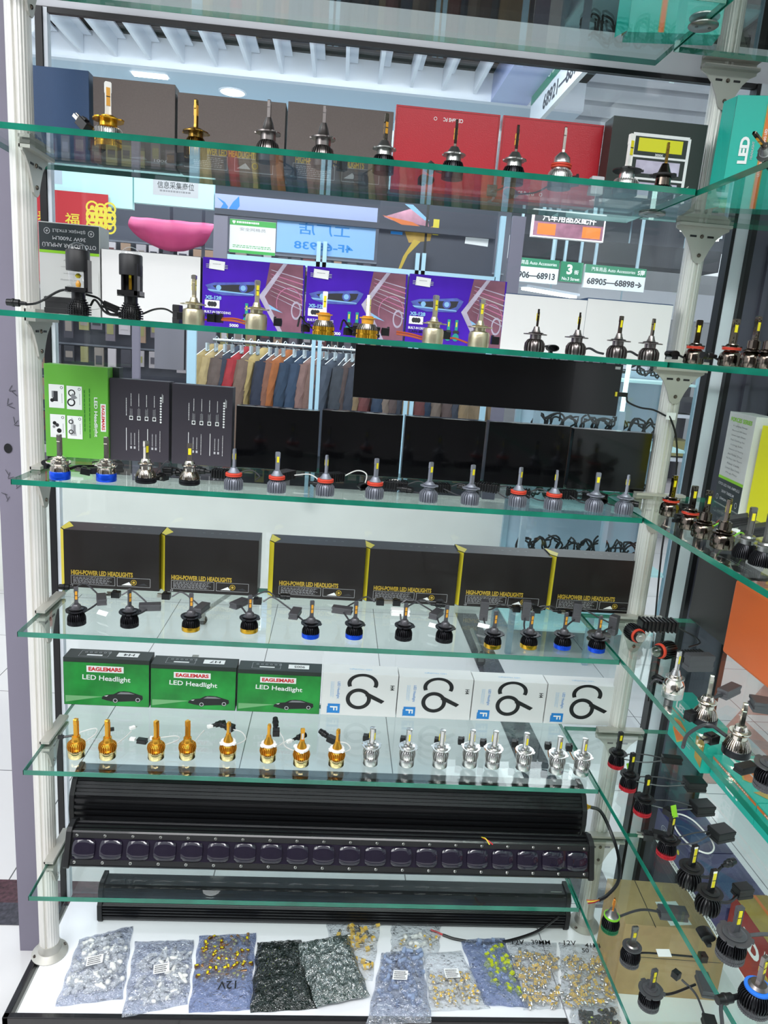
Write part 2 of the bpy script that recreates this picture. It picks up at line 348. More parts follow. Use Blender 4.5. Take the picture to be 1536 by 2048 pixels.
# posts with brackets
def post(label, x, y, along):
    t = thing('shelf_post', label, 'post', (x, y, GZ))
    poly = []
    nseg = 96
    for i in range(nseg):
        a = 2*PI*i/nseg; r = .0215+(.0005 if i % 4 < 2 else 0)
        for c in (PI*1.5, PI*.5):
            dd = abs((a-c+PI) % (2*PI)-PI)
            if dd < .13: r = .0175
        poly.append((r*math.cos(a), r*math.sin(a)))
    MB().prism(poly, 2.9, 'alu', T(0, 0, .012)).build('tube', t)
    f = MB().lathe([(.040, 0), (.041, .003), (.034, .007), (.026, .012), (.024, .03), (.0225, .032)], 'bracket', 32)
    fl = f.build('foot_flange', t)
    for a in (.6, .6+PI):
        MB().lathe([(.0048, 0), (.0048, .002), (.003, .0028)], 'dchrome', 12, T(.033*math.cos(a), .033*math.sin(a), .0055)).build('screw', fl)
    for k in SH:
        h = SH[k]-GZ
        X = T(0, 0, h) if along == 'x' else T(0, 0, h) @ RZ(PI/2)
        off = -.026 if along == 'x' else -.026   # plate sits on the inner face of the post
        b = MB()
        Wd = .058
        # top clamp bar above and below the glass
        b.box((0, off-.001, .0085), (2*Wd, .02, .006), 'bracket', X)
        b.box((0, off-.001, -.0085), (2*Wd, .02, .006), 'bracket', X)
        b.box((0, off+.008, 0), (2*Wd, .003, .022), 'bracket', X)
        prof = [(-Wd, -.011), (-Wd, -.016), (-.046, -.022), (-.032, -.036), (-.020, -.058), (-.012, -.078), (-.005, -.084), (.005, -.084), (.012, -.078), (.020, -.058), (.032, -.036), (.046, -.022), (Wd, -.016), (Wd, -.011)]
        b.prism(prof, .004, 'bracket', X @ T(0, off+.006, 0) @ RX(PI/2))
        bo = b.build('shelf_bracket', t)
        for zz in (-.030, -.068):
            MB().lathe([(.0042, 0), (.0042, .0015), (.003, .003)], 'dchrome', 12, X @ T(0, off+.002, zz) @ RX(PI/2)).build('screw', bo)
        for sx in (-1, 1): MB().box((sx*.019, off+.0015, -.03), (.014, .001, .004), 'gasket', X).build('slot', bo)
    return t
post('left aluminium shelf post with a round foot beside the grey mullion', -.022, .155, 'y')
rp = post('right aluminium shelf post standing at the inner corner of the display', 1.338, .275, 'x')
# ================================================================== CARTONS
def zt(k): return SH[k]+.0052
def carton(label, k, pl, pr, top, yf, d, mt, art=None, lid=None, lidm=None, topart=None, poly=None, name='carton', group=None, z=None, sidem=None, bev=.0008, rz=0):
    """front face stands at plane yf between pixel columns pl, pr (read at its middle height); top = pixel row of the top edge at the middle"""
    z = zt(k) if z is None else z
    pm = (pl+pr)/2
    h = ony(pm, top, yf).z-z
    # bottom row of this face for the column reading
    x0 = ony(pl, top+ (30 if k in 'ABC' else 45), yf).x; x1 = ony(pr, top+(30 if k in 'ABC' else 45), yf).x-.0015
    w_ = x1-x0
    t = thing(name, label, 'box', (x0, yf, z), rz, group)
    if poly:
        P = poly(w_, d)
        MB().prism(P, h, mt).build('body', t, bevel=bev)
    elif lid:
        MB().box((w_/2, d*lid/2, h/2), (w_, d*lid, h), lidm or mt).build('lid', t, bevel=bev)
        MB().box((w_/2, d*(1+lid)/2+.0008, h/2), (w_-.003, d*(1-lid), h-.003), mt).build('tray', t, bevel=bev)
    else:
        b = MB().box((w_/2, d/2, h/2), (w_, d, h), mt)
        b.build('body', t, bevel=bev)
    if art:
        a = Art((0, 0, 0), (1, 0, 0), (0, 0, 1)); art(a, w_, h); a.build(t)
    if topart:
        a = Art((0, 0, h), (1, 0, 0), (0, 1, 0)); topart(a, w_, d); a.build(t, 'top_printing')
    t['_wh'] = (w_, d, h)
    return t, w_, d, h
def art_hp(a, w, h):   # gold headline and data panels
    a.text('HIGH-POWER LED HEADLIGHTS', .07*w+.325*w, .265*h, .65*w, .085*h, 'p_gold', bold=.035)
    a.frame(.30*w, .135*h, .46*w, .15*h, .0007, 'p_lgray'); a.lines(.30*w, .135*h, .42*w, .12*h, 6, 'p_lgray', seed=3, t=.3)
    a.frame(.73*w, .135*h, .35*w, .15*h, .0007, 'p_lgray'); a.poly([(.60*w, .08*h), (.68*w, .14*h), (.70*w, .10*h), (.71*w, .08*h)], 'p_white')
    a.ring(.73*w, .135*h, .0065, .0012, 'p_gold'); a.disc(.73*w, .135*h, .003, 'p_gold'); a.poly([(.77*w, .09*h), (.84*w, .13*h), (.88*w, .09*h)], 'p_dkgray')
    a.text('CE', .075*w, .03*h, None, .03*h, 'p_lgray')
def art_hpA(a, w, h):
    a.text('HIGH-POWER LED HEADLIGHTS', .42*w, .27*h, .66*w, .095*h, 'p_gold', bold=.035)
    a.lines(.27*w, .13*h, .34*w, .14*h, 6, 'p_lgray', seed=5, t=.3); a.frame(.27*w, .13*h, .4*w, .18*h, .0008, 'p_lgray')
    a.frame(.72*w, .13*h, .36*w, .18*h, .0008, 'p_lgray'); a.poly([(.56*w, .08*h), (.64*w, .16*h), (.69*w, .08*h)], 'p_lgray'); a.ring(.73*w, .13*h, .006, .0014, 'p_gold')
def top_icons(a, w, d):
    for i in range(5): a.ring(w*(.38+.09*i), d*.55, .0028, .0008, 'p_gray', n=8)
def art_spec(a, w, h):   # rotated data sheet on the dark boxes
    a.lines(.28*w, .69*h, .26*h, .012*w, 1, 'p_white', 90, 2, t=.9)
    for i, u in enumerate((.36, .49, .62, .75)):
        a.lines(u*w, .76*h, .16*h, .012, 1, 'p_white', 90, i+3, t=.10)
        a.lines(u*w, .60*h, .12*h, .05*w, 3, 'p_lgray', 90, i+9, t=.3)
        a.rect(u*w, .535*h, .06*w, .05*h, 'p_white'); a.disc(u*w, .535*h, .0028, 'p_dkgray')
    for i in range(10): a.disc(.86*w, (.80-.033*i)*h, .0022, 'p_white', 8)
    a.lines(.89*w, .80*h, .11*h, .03*w, 2, 'p_white', 90, 4, t=.45)
    for u in (.28, .64):
        a.rect(u*w, .27*h, .0012, .28*h, 'p_white')
        for v in (.06, .12): a.lines((u+v+.02)*w, .28*h, .16*h, .008, 1, 'p_lgray', 90, 7, t=.2); a.rect((u+v+.02)*w, .17*h, .03*w, .03*h, 'p_lgray')
        a.lines((u+.21)*w, .27*h, .27*h, .02*w, 1, 'p_white', 90, 8, t=.35)
def art_green(a, w, h):
    for (u, v, q) in ((.19, .66, 0), (.47, .655, 1), (.20, .34, 2), (.47, .335, 3)):
        a.rect(u*w, v*h, .24*w, .25*h, 'p_white'); a.lines(u*w+.085*w, v*h-.01*h, .12*h, .02*w, 1, 'p_gray', 90, q, t=.4); a.ring(u*w+.08*w, v*h+.095*h, .003, .001, 'p_black', n=10)
        if q == 0: a.rect(u*w-.02*w, v*h, .08*w, .11*h, 'p_dkgray'); a.rect(u*w-.06*w, v*h+.02*h, .03*w, .07*h, 'p_gray'); a.disc(u*w-.07*w, v*h-.045*h, .004, 'p_black')
        if q == 1: a.ring(u*w-.04*w, v*h+.05*h, .0075, .0025, 'p_black'); a.ring(u*w-.05*w, v*h-.05*h, .0085, .003, 'p_black'); a.poly([(u*w-.05*w, v*h-.03*h), (u*w+.05*w, v*h), (u*w-.02*w, v*h+.05*h), (u*w-.05*w, v*h+.03*h)], 'p_gray')
        if q == 2: a.disc(u*w-.05*w, v*h+.03*h, .004, 'p_black'); a.disc(u*w-.01*w, v*h+.01*h, .004, 'p_dkgray'); a.disc(u*w+.02*w, v*h-.05*h, .005, 'p_black'); a.disc(u*w-.06*w, v*h-.01*h, .003, 'p_gray')
        if q == 3: a.poly([(u*w-.05*w, v*h+.11*h), (u*w-.07*w, v*h-.09*h), (u*w+.03*w, v*h-.09*h), (u*w, v*h), (u*w-.02*w, v*h+.08*h)], 'p_lgray'); a.ring(u*w-.06*w, v*h+.06*h, .005, .002, 'p_black'); a.ring(u*w-.06*w, v*h-.05*h, .005, .002, 'p_black'); a.rect(u*w-.005*w, v*h-.02*h, .035*w, .10*h, 'p_gray')
    a.lines(.63*w, .55*h, .5*h, .012*w, 1, 'p_dgreen', 90, 5, t=.9); a.lines(.71*w, .54*h, .62*h, .012*w, 1, 'p_dgreen', 90, 6, t=.9)
    a.text('LED Headlight', .80*w, .46*h, .43*h, .07*w, 'p_white', -90, bold=.02)
    a.rect(.925*w, .46*h, .085*w, .30*h, 'p_white'); a.text('EAGLEMARS', .925*w, .46*h, .27*h, .05*w, 'p_red', -90, bold=.04)
def art_eagle(a, w, h):
    a.disc(.5*w, .42*h, .33*w, 'p_lgreen' if False else 'c_dgreen', 24, .36*h)
    a.rect(.485*w, .78*h, .43*w, .135*h, 'p_white'); a.text('EAGLEMARS', .485*w, .78*h, .385*w, .085*h, 'p_red', bold=.05)
    a.text('LED Headlight', .5*w, .575*h, .56*w, .135*h, 'p_white', -2, bold=.015)
    a.poly([(.46*w, .20*h), (.02*w, .06*h), (.02*w, .20*h)], 'p_beam')
    car = [(.44, .15), (.45, .20), (.50, .245), (.58, .26), (.64, .32), (.70, .335), (.78, .325), (.86, .28), (.92, .25), (.925, .18), (.91, .15), (.86, .13), (.62, .10), (.56, .10), (.50, .12)]
    a.poly([(u*w, v*h) for u, v in car], 'p_black'); a.poly([(.62*w, .265*h), (.665*w, .31*h), (.76*w, .31*h), (.83*w, .275*h)], 'p_gray')
    a.poly([(.47*w, .215*h), (.52*w, .235*h), (.50*w, .205*h)], 'p_white')
    for u, v in ((.60, .125), (.865, .155)): a.disc(u*w, v*h, .055*h, 'p_black', 16); a.ring(u*w, v*h, .045*h, .014*h, 'p_lgray', n=16)
def top_eagle(note):
    def f(a, w, d):
        a.frame(.33*w, .5*d, .34*w, .62*d, .0007, 'p_lgray')
        for i in range(6): a.ring((.22+.055*i)*w, .64*d, .0032, .0009, 'p_lgray', n=8)
        a.rect(.34*w, .34*d, .18*w, .12*d, 'p_white'); a.rect(.72*w, .5*d, .25*w, .45*d, 'p_white'); a.text(note, .73*w, .5*d, .13*w, .24*d, 'p_black', 180, bold=.02)
    return f
def art_c6(a, w, h):
    a.ring(.535*w, .775*h, .205*w, .054*w, 'p_black', -22, 202, 36, ry=.70)
    a.ring(.49*w, .41*h, .168*w, .054*w, 'p_black', 0, 360, 40, ry=.90)
    a.poly([(.575*w, .49*h), (.62*w, .56*h), (.84*w, .38*h), (.80*w, .315*h)], 'p_black')
    a.text('H4', .93*w, .70*h, .115*h, .055*w, 'p_black', -90, bold=.02)
    a.text('LED Headlight', .215*w, .60*h, .40*h, .045*w, 'p_blue', -90, bold=-.004); a.lines(.135*w, .60*h, .40*h, .05*w, 3, 'p_lblue', -90, 3, t=.25)
    a.rect(.17*w, .165*h, .16*w, .22*h, 'p_blue'); a.text('F', .17*w, .165*h, .10*h, .10*w, 'p_white', -90, bold=.02); a.lines(.085*w, .15*h, .2*h, .016*w, 1, 'p_blue', 90, 2, t=.7)
def art_xs(a, w, h, icons=True):
    a.poly([(.655*w, h*.995), (.98*w, h*.995), (.995*w, .01*h), (.80*w, .005*h), (.60*w, .46*h)], 'c_mauve')
    for i in range(7): a.poly([(.66*w, (.90-.06*i)*h), (.99*w, (.80-.075*i)*h), (.99*w, (.785-.075*i)*h), (.68*w, (.885-.06*i)*h)], ('p_iri', 'p_pink', 'p_lgray')[i % 3])
    a.ring(.86*w, .42*h, .13*w, .006*w, 'p_pink', 0, 200, 20, ry=1.2); a.ring(.93*w, .33*h, .05*w, .012*w, 'p_iri', 0, 360, 18, ry=1.8)
    a.poly([(.62*w, .42*h), (.80*w, .28*h), (.66*w, .33*h)], 'p_lblue')
    a.poly([(.785*w, h*.995), (.825*w, h*.995), (.615*w, .50*h), (.80*w, .005*h), (.755*w, .005*h), (.555*w, .50*h)], 'p_iri')
    # lamp unit
    a.poly([(.03*w, .60*h), (.12*w, .645*h), (.30*w, .665*h), (.50*w, .70*h), (.57*w, .66*h), (.545*w, .58*h), (.50*w, .49*h), (.20*w, .47*h), (.08*w, .51*h)], 'p_steel')
    a.poly([(.10*w, .60*h), (.30*w, .635*h), (.52*w, .655*h), (.50*w, .57*h), (.44*w, .53*h), (.16*w, .53*h)], 'p_dkgray')
    a.disc(.16*w, .575*h, .026*w, 'p_lblue', 12); a.disc(.40*w, .595*h, .042*w, 'p_steel', 14); a.disc(.40*w, .595*h, .026*w, 'p_lblue', 12)
    a.poly([(.05*w, .545*h), (.50*w, .52*h), (.51*w, .505*h), (.07*w, .52*h)], 'p_lblue')
    a.text('XS-128', .11*w, .425*h, .16*w, .055*h, 'p_lblue', bold=.05)
    a.rect(.10*w, .33*h, .145*w, .115*h, 'p_white')
    for u in (.075, .10, .125): a.disc(u*w, .33*h, .021*w, 'p_dkgray', 12, .038*h)
    a.text('BUILT-IN DECODING', .155*w, .215*h, .26*w, .036*h, 'p_white', bold=.02); a.text('CAN-BUS', .12*w, .165*h, .18*w, .038*h, 'p_black', bold=.02)
    a.text('5000', .32*w, .04*h, .09*w, .045*h, 'p_white', bold=.03)
    if icons:
        for u in (.44, .52):
            a.rect(u*w, .30*h, .03*w, .16*h, 'p_teal2'); a.rect(u*w, .31*h, .014*w, .07*h, 'p_yel'); a.disc(u*w, .20*h, .035*w, 'p_dkgray', 14, .025*h); a.disc(u*w, .12*h, .035*w, 'p_teal2', 12, .06*h)
    a.rect(.14*w, .895*h, .15*w, .125*h, 'p_white', -4); a.lines(.14*w, .91*h, .08*w, .01*h, 1, 'p_gray', t=.8)
    for i in range(3): a.rect(.055*w, (.90-.022*i)*h, .04*w, .007*h, 'p_lgray'); a.rect(.225*w, (.90-.022*i)*h, .04*w, .007*h, 'p_lgray')
def art_oto(a, w, h):     # printed upside down, the box stands on its head
    a.rect(.5*w, .845*h, .98*w, .29*h, 'c_slate'); a.rect(.5*w, .685*h, .98*w, .03*h, 'p_lime')
    a.text('OTO LED FAR AMPULÜ', .5*w, .755*h, .88*w, .052*h, 'p_lgray', 180, bold=.005); a.text('36W 7600LM', .5*w, .835*h, .54*w, .04*h, 'p_lgray', 180, bold=.01)
    a.text('ŞİMŞEK ETKİLİ', .5*w, .915*h, .54*w, .045*h, 'p_lgray', 180, bold=.01)
    for u in (.14, .86):
        a.ring(u*w, .905*h, .05*w, .009*w, 'p_lgray'); a.poly([((u+.015)*w, .925*h), ((u-.025)*w, .902*h), ((u-.002)*w, .902*h), ((u-.012)*w, .885*h), ((u+.025)*w, .908*h), ((u+.002)*w, .908*h)], 'p_lgray')
    for i, (s_, l_) in enumerate((('Efficiency', .3), ('Cooling Fan System', .38), ('High Lumens', .3), ('Advanced Technology', .42), ('Canbus', .2), ('Plug Play', .22), ('Warranty', .25))):
        a.text(s_, .55*w, (.60-.07*i)*h, l_*w, .018*h, 'p_gray', 180, bold=-.005)
    a.poly([(.62*w, .42*h), (.98*w, .50*h), (.98*w, .10*h), (.5*w, .04*h)], 'c_whites')
def art_force(a, w, h):
    a.rect(.5*w, .14*h, .98*w, .27*h, 'c_slate'); a.rect(.5*w, .29*h, .98*w, .03*h, 'p_lime'); a.poly([(.3*w, .95*h), (.5*w, .80*h), (.2*w, .75*h)], 'c_whites'); a.poly([(.45*w, .6*h), (.75*w, .45*h), (.35*w, .5*h)], 'c_whites')
    a.text('FORCES SERIES', .5*w, .925*h, .8*w, .045*h, 'p_lime', bold=.03)
    for i, s_ in enumerate(('A Lighting Design', 'Maximum Efficiency', 'Smart Light Beam', 'Fast Cooling Fan', 'Long Life', 'Waterproof Housing', 'Anti Flicker Driver', 'Flat Rays Light Pattern', 'Fiber Leds', 'Driver Box Inside', 'Plug Play')):
        a.text(s_, .5*w, (.86-.05*i)*h, (.35+.012*len(s_))*w, .02*h, 'p_gray', bold=0)
    a.text('OTO LED FAR AMPULÜ', .5*w, .225*h, .85*w, .035*h, 'p_lgray', bold=.01); a.text('36W 7600LM', .5*w, .15*h, .5*w, .03*h, 'p_lgray', bold=.01); a.text('ŞİMŞEK ETKİLİ', .5*w, .07*h, .55*w, .035*h, 'p_lgray', bold=.01)
    for u in (.12, .88): a.ring(u*w, .07*h, .045*w, .009*w, 'p_lgray')
# --- shelf A, from the left
ya = .245
carton('navy blue box at the left end of the second shelf from the top', 'A', 48, 179, 135, ya, .05, 'c_navy', lid=.55)
def lab1(a, w, h): a.text('1006', .83*w, .075*h, .17*w, .035*h, 'p_lgray'); a.poly([(.42*w, .08*h), (.62*w, .11*h), (.66*w, .07*h)], 'p_gray')
carton('plain grey-brown box behind the gold and white headlight bulb beside the navy box', 'A', 186, 352, 161, ya, .06, 'c_brown', lab1, lid=.6)
carton('grey-brown box with gold lettering, left of the pair on the second shelf from the top', 'A', 355, 573, 195, ya, .06, 'c_brown', art_hpA)
carton('grey-brown box with gold lettering, beside the red boxes on the second shelf from the top', 'A', 575, 788, 213, ya, .06, 'c_brown', art_hpA)
def red1(flip):
    def f(a, w, h):
        if flip: a.text('CE RoHS FC', .55*w, .88*h, .19*w, .045*h, 'p_white', 180, bold=.02); a.ring(.38*w, .88*h, .0035, .001, 'p_white', n=10)
        else: a.text('CE RoHS', .3*w, .10*h, .17*w, .045*h, 'p_white', bold=.02); a.ring(.45*w, .10*h, .0035, .001, 'p_white', n=10)
        a.frame(.5*w, .5*h, .975*w, .955*h, .0008, 'c_rred')
    return f
carton('bright red box with tiny marks near its top edge, left of the two red boxes', 'A', 790, 1001, 219, ya, .045, 'c_red', red1(True), lid=.5)
carton('bright red box with plain top edge, right of the two red boxes', 'A', 1003, 1208, 240, ya, .045, 'c_red', red1(False), lid=.5)
def lum(a, w, h):
    a.frame(.53*w, .47*h, .60*w, .70*h, .006, 'p_white')
    for i, (c, n_) in enumerate((('p_yel', '3000K'), ('p_lblue', '6000K'), ('p_lblue', '8000K'))):
        v = .70-.25*i; a.rect(.53*w, (v+.01)*h, .47*w, .15*h, ('c_yellow', 'p_iri', 'p_iri')[i]); a.text(n_, .53*w, (v-.095)*h, .09*w, .028*h, 'p_white', bold=.02)
        if i < 2: a.rect(.53*w, (v-.125)*h, .60*w, .004, 'p_white')
    a.ring(.92*w, .13*h, .005, .0012, 'p_gray'); a.rect(.85*w, .10*h, .007, .007, 'p_white', 20)
carton('black box with yellow and pale violet colour panels, right end of the second shelf', 'A', 1223, 1415, 240, .19, .05, 'c_dk', lum)
# --- shelf B
yb = .225
carton('white and black box printed upside down at the left end of the third shelf', 'B', 77, 201, 447, yb, .06, 'c_whites', art_oto)
carton('blank white box with black sides behind the second black projector bulb', 'B', 203, 403, 505, yb, .05, 'c_gray', lambda a, w, h: a.rect(w/2, h/2, w*.995, h*.985, 'c_white'))
for i, (a_, b_, tp) in enumerate(((405, 611, 522), (613, 816, 540), (817, 1014, 555))):
    carton('violet box with a car headlamp picture, %s of the three on the third shelf' % ('leftmost', 'middle', 'rightmost')[i], 'B', a_, b_, tp, yb, .05, 'c_purple', art_xs, group=None)
for i, (a_, b_, tp) in enumerate(((1013, 1174, 592), (1177, 1345, 602))):
    carton('blank white box with a blue rim, %s of the pair on the third shelf' % ('left', 'right')[i], 'B', a_-6, b_, tp, yb, .05, 'c_navy', lambda a, w, h: a.rect(w/2, h/2-.001, w*.995, h*.985, 'c_white'))
# --- shelf C
yc = .262
carton('bright green box with four small vehicle pictures, left end of the fourth shelf', 'C', 88, 217, 731, yc-.008, .035, 'c_green', art_green)
carton('small black box tucked behind the bright green box', 'C', 213, 240, 735, yc+.03, .03, 'c_dk')
carton('dark grey box with a sideways white data sheet, beside the bright green box', 'C', 219, 340, 760, yc, .05, 'c_gray', art_spec, lid=.6)
carton('dark grey box with a sideways white data sheet, beside the glossy black boxes', 'C', 344, 467, 771, yc, .05, 'c_gray', art_spec, lid=.6)
nm = ('first', 'second', 'middle', 'fourth', 'last')
for i, (a_, b_, tp) in enumerate(((472, 640, 816), (643, 806, 825), (809, 972, 837), (976, 1141, 848), (1144, 1303, 862))):
    carton('glossy black box, %s of the five in the row counting from the left' % nm[i], 'C', a_, b_, tp, yc+.006, .045, 'c_gloss', lid=.5)
# --- shelf D
def polyD(w, d): return [(0, 0), (w, 0), (w, d), (-.012, d), (-.012, .016)]
nm6 = ('first', 'second', 'third', 'fourth', 'fifth', 'sixth')
for i, (a_, b_, tp) in enumerate(((128, 320, 1064), (330, 518, 1076), (547, 731, 1090), (737, 917, 1102), (923, 1101, 1110), (1107, 1286, 1118))):
    yd = .262+.002*i
    t, w_, d_, h_ = carton('black box with gold lettering and yellow corner, %s from the left on the fifth shelf' % nm6[i], 'D', a_, b_, tp, yd, .07, 'c_black', art_hp, topart=top_icons, poly=polyD)
    y = MB(); q = .0004
    y.add([(-q, -q, .001), (-.012-q, .016-q, .001), (-.012-q, .016-q, h_-.001), (-q, -q, h_-.001)], [(0, 3, 2, 1)], 'p_yel')
    y.add([(.001, .001, h_+q), (-.011, .016, h_+q), (-.011, .068, h_+q), (.012, .030, h_+q)], [(0, 3, 2, 1)], 'p_yel')
    y.build('yellow_corner', t)
# --- shelf E
for i, (a_, b_, tp, nt_) in enumerate(((127, 301, 1318, 'H4'), (301, 474, 1332, 'H7'), (474, 643, 1342, '9005'))):
    carton('dark green box with a black car, %s of the three on the sixth shelf' % ('leftmost', 'middle', 'rightmost')[i], 'E', a_, b_-1, tp, .272, .05, 'c_dk', lambda a, w, h: (a.rect(w/2, h*.46, w*.99, h*.90, 'c_dgreen'), art_eagle(a, w, h)), topart=top_eagle(nt_))
for i, (a_, b_, tp) in enumerate(((643, 795, 1348), (795, 944, 1356), (944, 1091, 1364), (1091, 1240, 1371))):
    carton('white box with a big sideways black C6, %s of four from the left' % nm6[i], 'E', a_, b_, tp, .272, .05, 'c_white', art_c6, topart=lambda a, w, d: a.text('LED Headlight', .5*w, .5*d, .3*w, .15*d, 'p_lblue', 180, bold=0))
# --- right-hand run: boxes facing the aisle (face toward -X)
def sidebox(label, k, x, y0, y1, h, d, mt, art=None, topart=None, z=None, bev=.0008, name='carton', cat='box', sm=None, rz=0):
    z = zt(k) if z is None else z; L = y0-y1
    t = thing(name, label, cat, (x, y0, z), -PI/2+rz)    # local x runs toward the camera, local y into the wall
    MB().box((L/2, d/2, h/2), (L, d, h), mt).build('body', t, bevel=bev)
    if art: a = Art((0, 0, 0), (1, 0, 0), (0, 0, 1)); art(a, L, h); a.build(t)
    if topart: a = Art((0, 0, h), (1, 0, 0), (0, 1, 0)); topart(a, L, d); a.build(t, 'top_printing')
    return t
def teal_up(a, w, h):
    a.rect(.36*w, .5*h, .008, h*.995, 'p_orange'); a.rect(.36*w-.005, .5*h, .0012, h*.995, 'p_gold'); a.rect(.36*w+.005, .5*h, .0012, h*.995, 'p_gold')
    a.text('LED', .16*w, .52*h, .24*h, .10*w, 'p_white', 90, bold=.05); a.text('HEADLIGHT', .25*w, .52*h, .16*h, .025*w, 'p_lgray', 90, bold=.02)
    a.text('ULTRA SUPER FOCUSING LED', .36*w, .50*h, .42*h, .0045, 'p_white', 90, bold=.02); a.text('HEADLIGHT', .52*w, .45*h, .2*h, .04*w, 'p_white', 90, bold=.02)
    a.lines(.68*w, .47*h, .22*h, .20*w, 7, 'p_lgray', 90, 4, t=.3)
def teal_box(label, k, x, y, z, rz):
    t = thing('carton', label, 'box', (x, y, z), rz)
    MB().box((.085, .026, .1), (.17, .05, .2), 'c_teal').build('body', t, bevel=.0008)
    a = Art((0, 0, 0), (1, 0, 0), (0, 0, 1)); teal_up(a, .17, .2); a.build(t)
    fl = MB().add([(0, .0, .002), (-.018, .035, .002), (-.016, .035, .198), (-.001, .0, .198), (0, .002, .1)], [(0, 1, 2, 3)], 'c_teal'); fl.build('open_side_flap', t)
    MB().add([(-.0006, .006, .002), (-.006, .03, .002), (-.004, .03, .19)], [(0, 1, 2), (2, 1, 0)], 'p_gold').build('gold_inner', t)
p = onz(1412, 408, zt('A'))
teal_box('teal and orange box standing upright at the corner of the second shelf', 'A', 1.305, .13, zt('A'), math.radians(-14))
teal_box('teal and orange box standing on the topmost glass shelf', 'T', 1.09, .17, zt('T'), math.radians(-10))
sidebox('white and black box with lime stripe on the fourth right-hand shelf', 'C', 1.462, .235, .095, .205, .05, 'c_whites', art_force, rz=math.radians(-8))
sidebox('bright yellow box on the fourth right-hand shelf', 'C', 1.452, .085, -.10, .19, .06, 'c_yellow')
sidebox('white and black box with lime stripe on the third right-hand shelf', 'B', 1.50, .115, -.03, .205, .05, 'c_whites', art_force)
sidebox('large flat black box leaning at the back of the fifth right-hand shelf', 'D', 1.472, .273, .085, .165, .075, 'c_black', topart=lambda a, w, d: (a.lines(.5*w, .6*d, .5*w, .2*d, 2, 'p_lgray', t=.3), a.rect(.12*w, .3*d, .2*w, .5*d, 'p_black')), bev=.002)
sidebox('orange box with rounded corners on the fifth right-hand shelf', 'D', 1.45, .072, -.13, .165, .08, 'c_orange', bev=.006, art=lambda a, w, h: a.ring(.8*w, .85*h, .012, .003, 'p_gold'))
def teal_side(a, w, h):
    a.rect(.5*w, .88*h, w*.99, .12*h, 'p_orange'); a.lines(.5*w, .88*h, .7*w, .05*h, 1, 'p_white', 0, 4, t=.8)
    a.text('LED', .5*w, .42*h, .3*w, .38*h, 'p_white', 180, bold=.05); a.text('HEADLIGHT', .5*w, .70*h, .26*w, .10*h, 'p_lgray', 180, bold=.02)
def teal_top(a, w, d):
    sh = [(.20, .5), (.30, .25), (.55, .12), (.62, .2), (.60, .5), (.62, .8), (.55, .88), (.30, .75)]
    a.poly([(.05*w+u*w*.9, v*d) for u, v in sh], 'p_gold'); a.poly([(.075*w+u*w*.85, .05*d+v*d*.9) for u, v in sh], 'p_orange'); a.text('LED', .45*w, .5*d, .3*d, .12*w, 'p_lgray', 90, bold=.03)
    a.poly([(.68*w, .95*d), (.9*w, .95*d), (.98*w, .3*d), (.8*w, .1*d)], 'c_ochre'); a.text('LED', .14*w, .5*d, .5*d, .12*w, 'p_white', 90, bold=.05)
def teal_face(a, w, h):
    a.text('LED', .25*w, .80*h, .30*w, .16*h, 'p_white', bold=.05); a.rect(.2*w, .63*h, .4*w, .02*h, 'p_orange')
    sh = [(.12, .50), (.30, .56), (.48, .50), (.47, .25), (.30, .06), (.13, .25)]
    a.poly([(u*w, v*h) for u, v in sh], 'p_gold'); a.poly([((.3+(u-.3)*.86)*w, (.32+(v-.32)*.86)*h) for u, v in sh], 'p_orange'); a.text('LED', .30*w, .34*h, .18*w, .07*h, 'p_lgray', bold=.03)
    a.lines(.62*w, .35*h, .12*w, .3*h, 6, 'p_lgray', 0, 3, .3); a.poly([(.75*w, .62*h), (.98*w, .70*h), (.98*w, .10*h), (.80*w, .18*h)], 'c_ochre')
sidebox('teal box with an orange shield standing at the back of the sixth right-hand shelf', 'E', 1.458, .245, .075, .115, .045, 'c_teal', teal_face)
for i, (y0, y1) in enumerate(((.070, -.105), (-.107, -.287))):
    sidebox('teal box lying flat on the sixth right-hand shelf, %s' % ('farther of two', 'nearest the front')[i], 'E', 1.478, y0, y1, .052, .12, 'c_teal', teal_side, teal_top)
def viol(a, w, h):
    a.rect(.5*w, .10*h, w*.995, .19*h, 'p_white'); a.text('EXTREME LED LIGHTING', .5*w, .10*h, .86*w, .10*h, 'p_dkgray', bold=.02)
    a.ring(.3*w, .6*h, .018, .002, 'p_lgray', ry=.7); a.text('LED', .3*w, .62*h, .12*w, .10*h, 'p_lgray', bold=.02); a.disc(.75*w, .6*h, .006, 'p_yel', 12); a.lines(.55*w, .7*h, .3*w, .15*h, 3, 'p_steel', 0, 2)
for i, (y0, y1) in enumerate(((.255, .085), (.083, -.087))):
    sidebox('dark violet box with white lettered band on the lowest right-hand shelf, %s' % ('farther back', 'nearer the red boxes')[i], 'F', 1.475, y0, y1, .085, .11, 'c_violet', viol, lambda a, w, d: (a.poly([(.1*w, .1*d), (.9*w, .2*d), (.7*w, .8*d)], 'c_navy'),))
def redb(a, w, h):
    a.text('LED', .42*w, .62*h, .52*w, .26*h, 'p_white', -4, bold=.05); a.text('LED', .8*w, .8*h, .12*w, .07*h, 'p_white', bold=.03); a.lines(.3*w, .2*h, .3*w, .14*h, 3, 'p_lgray', 0, 2, t=.25)
    a.disc(.85*w, .28*h, .10*w, 'p_gold', 20, .24*h); a.disc(.85*w, .28*h, .085*w, 'c_ochre', 20, .2*h)
    a.rect(.5*w, .02*h, w*.99, .03*h, 'p_white')
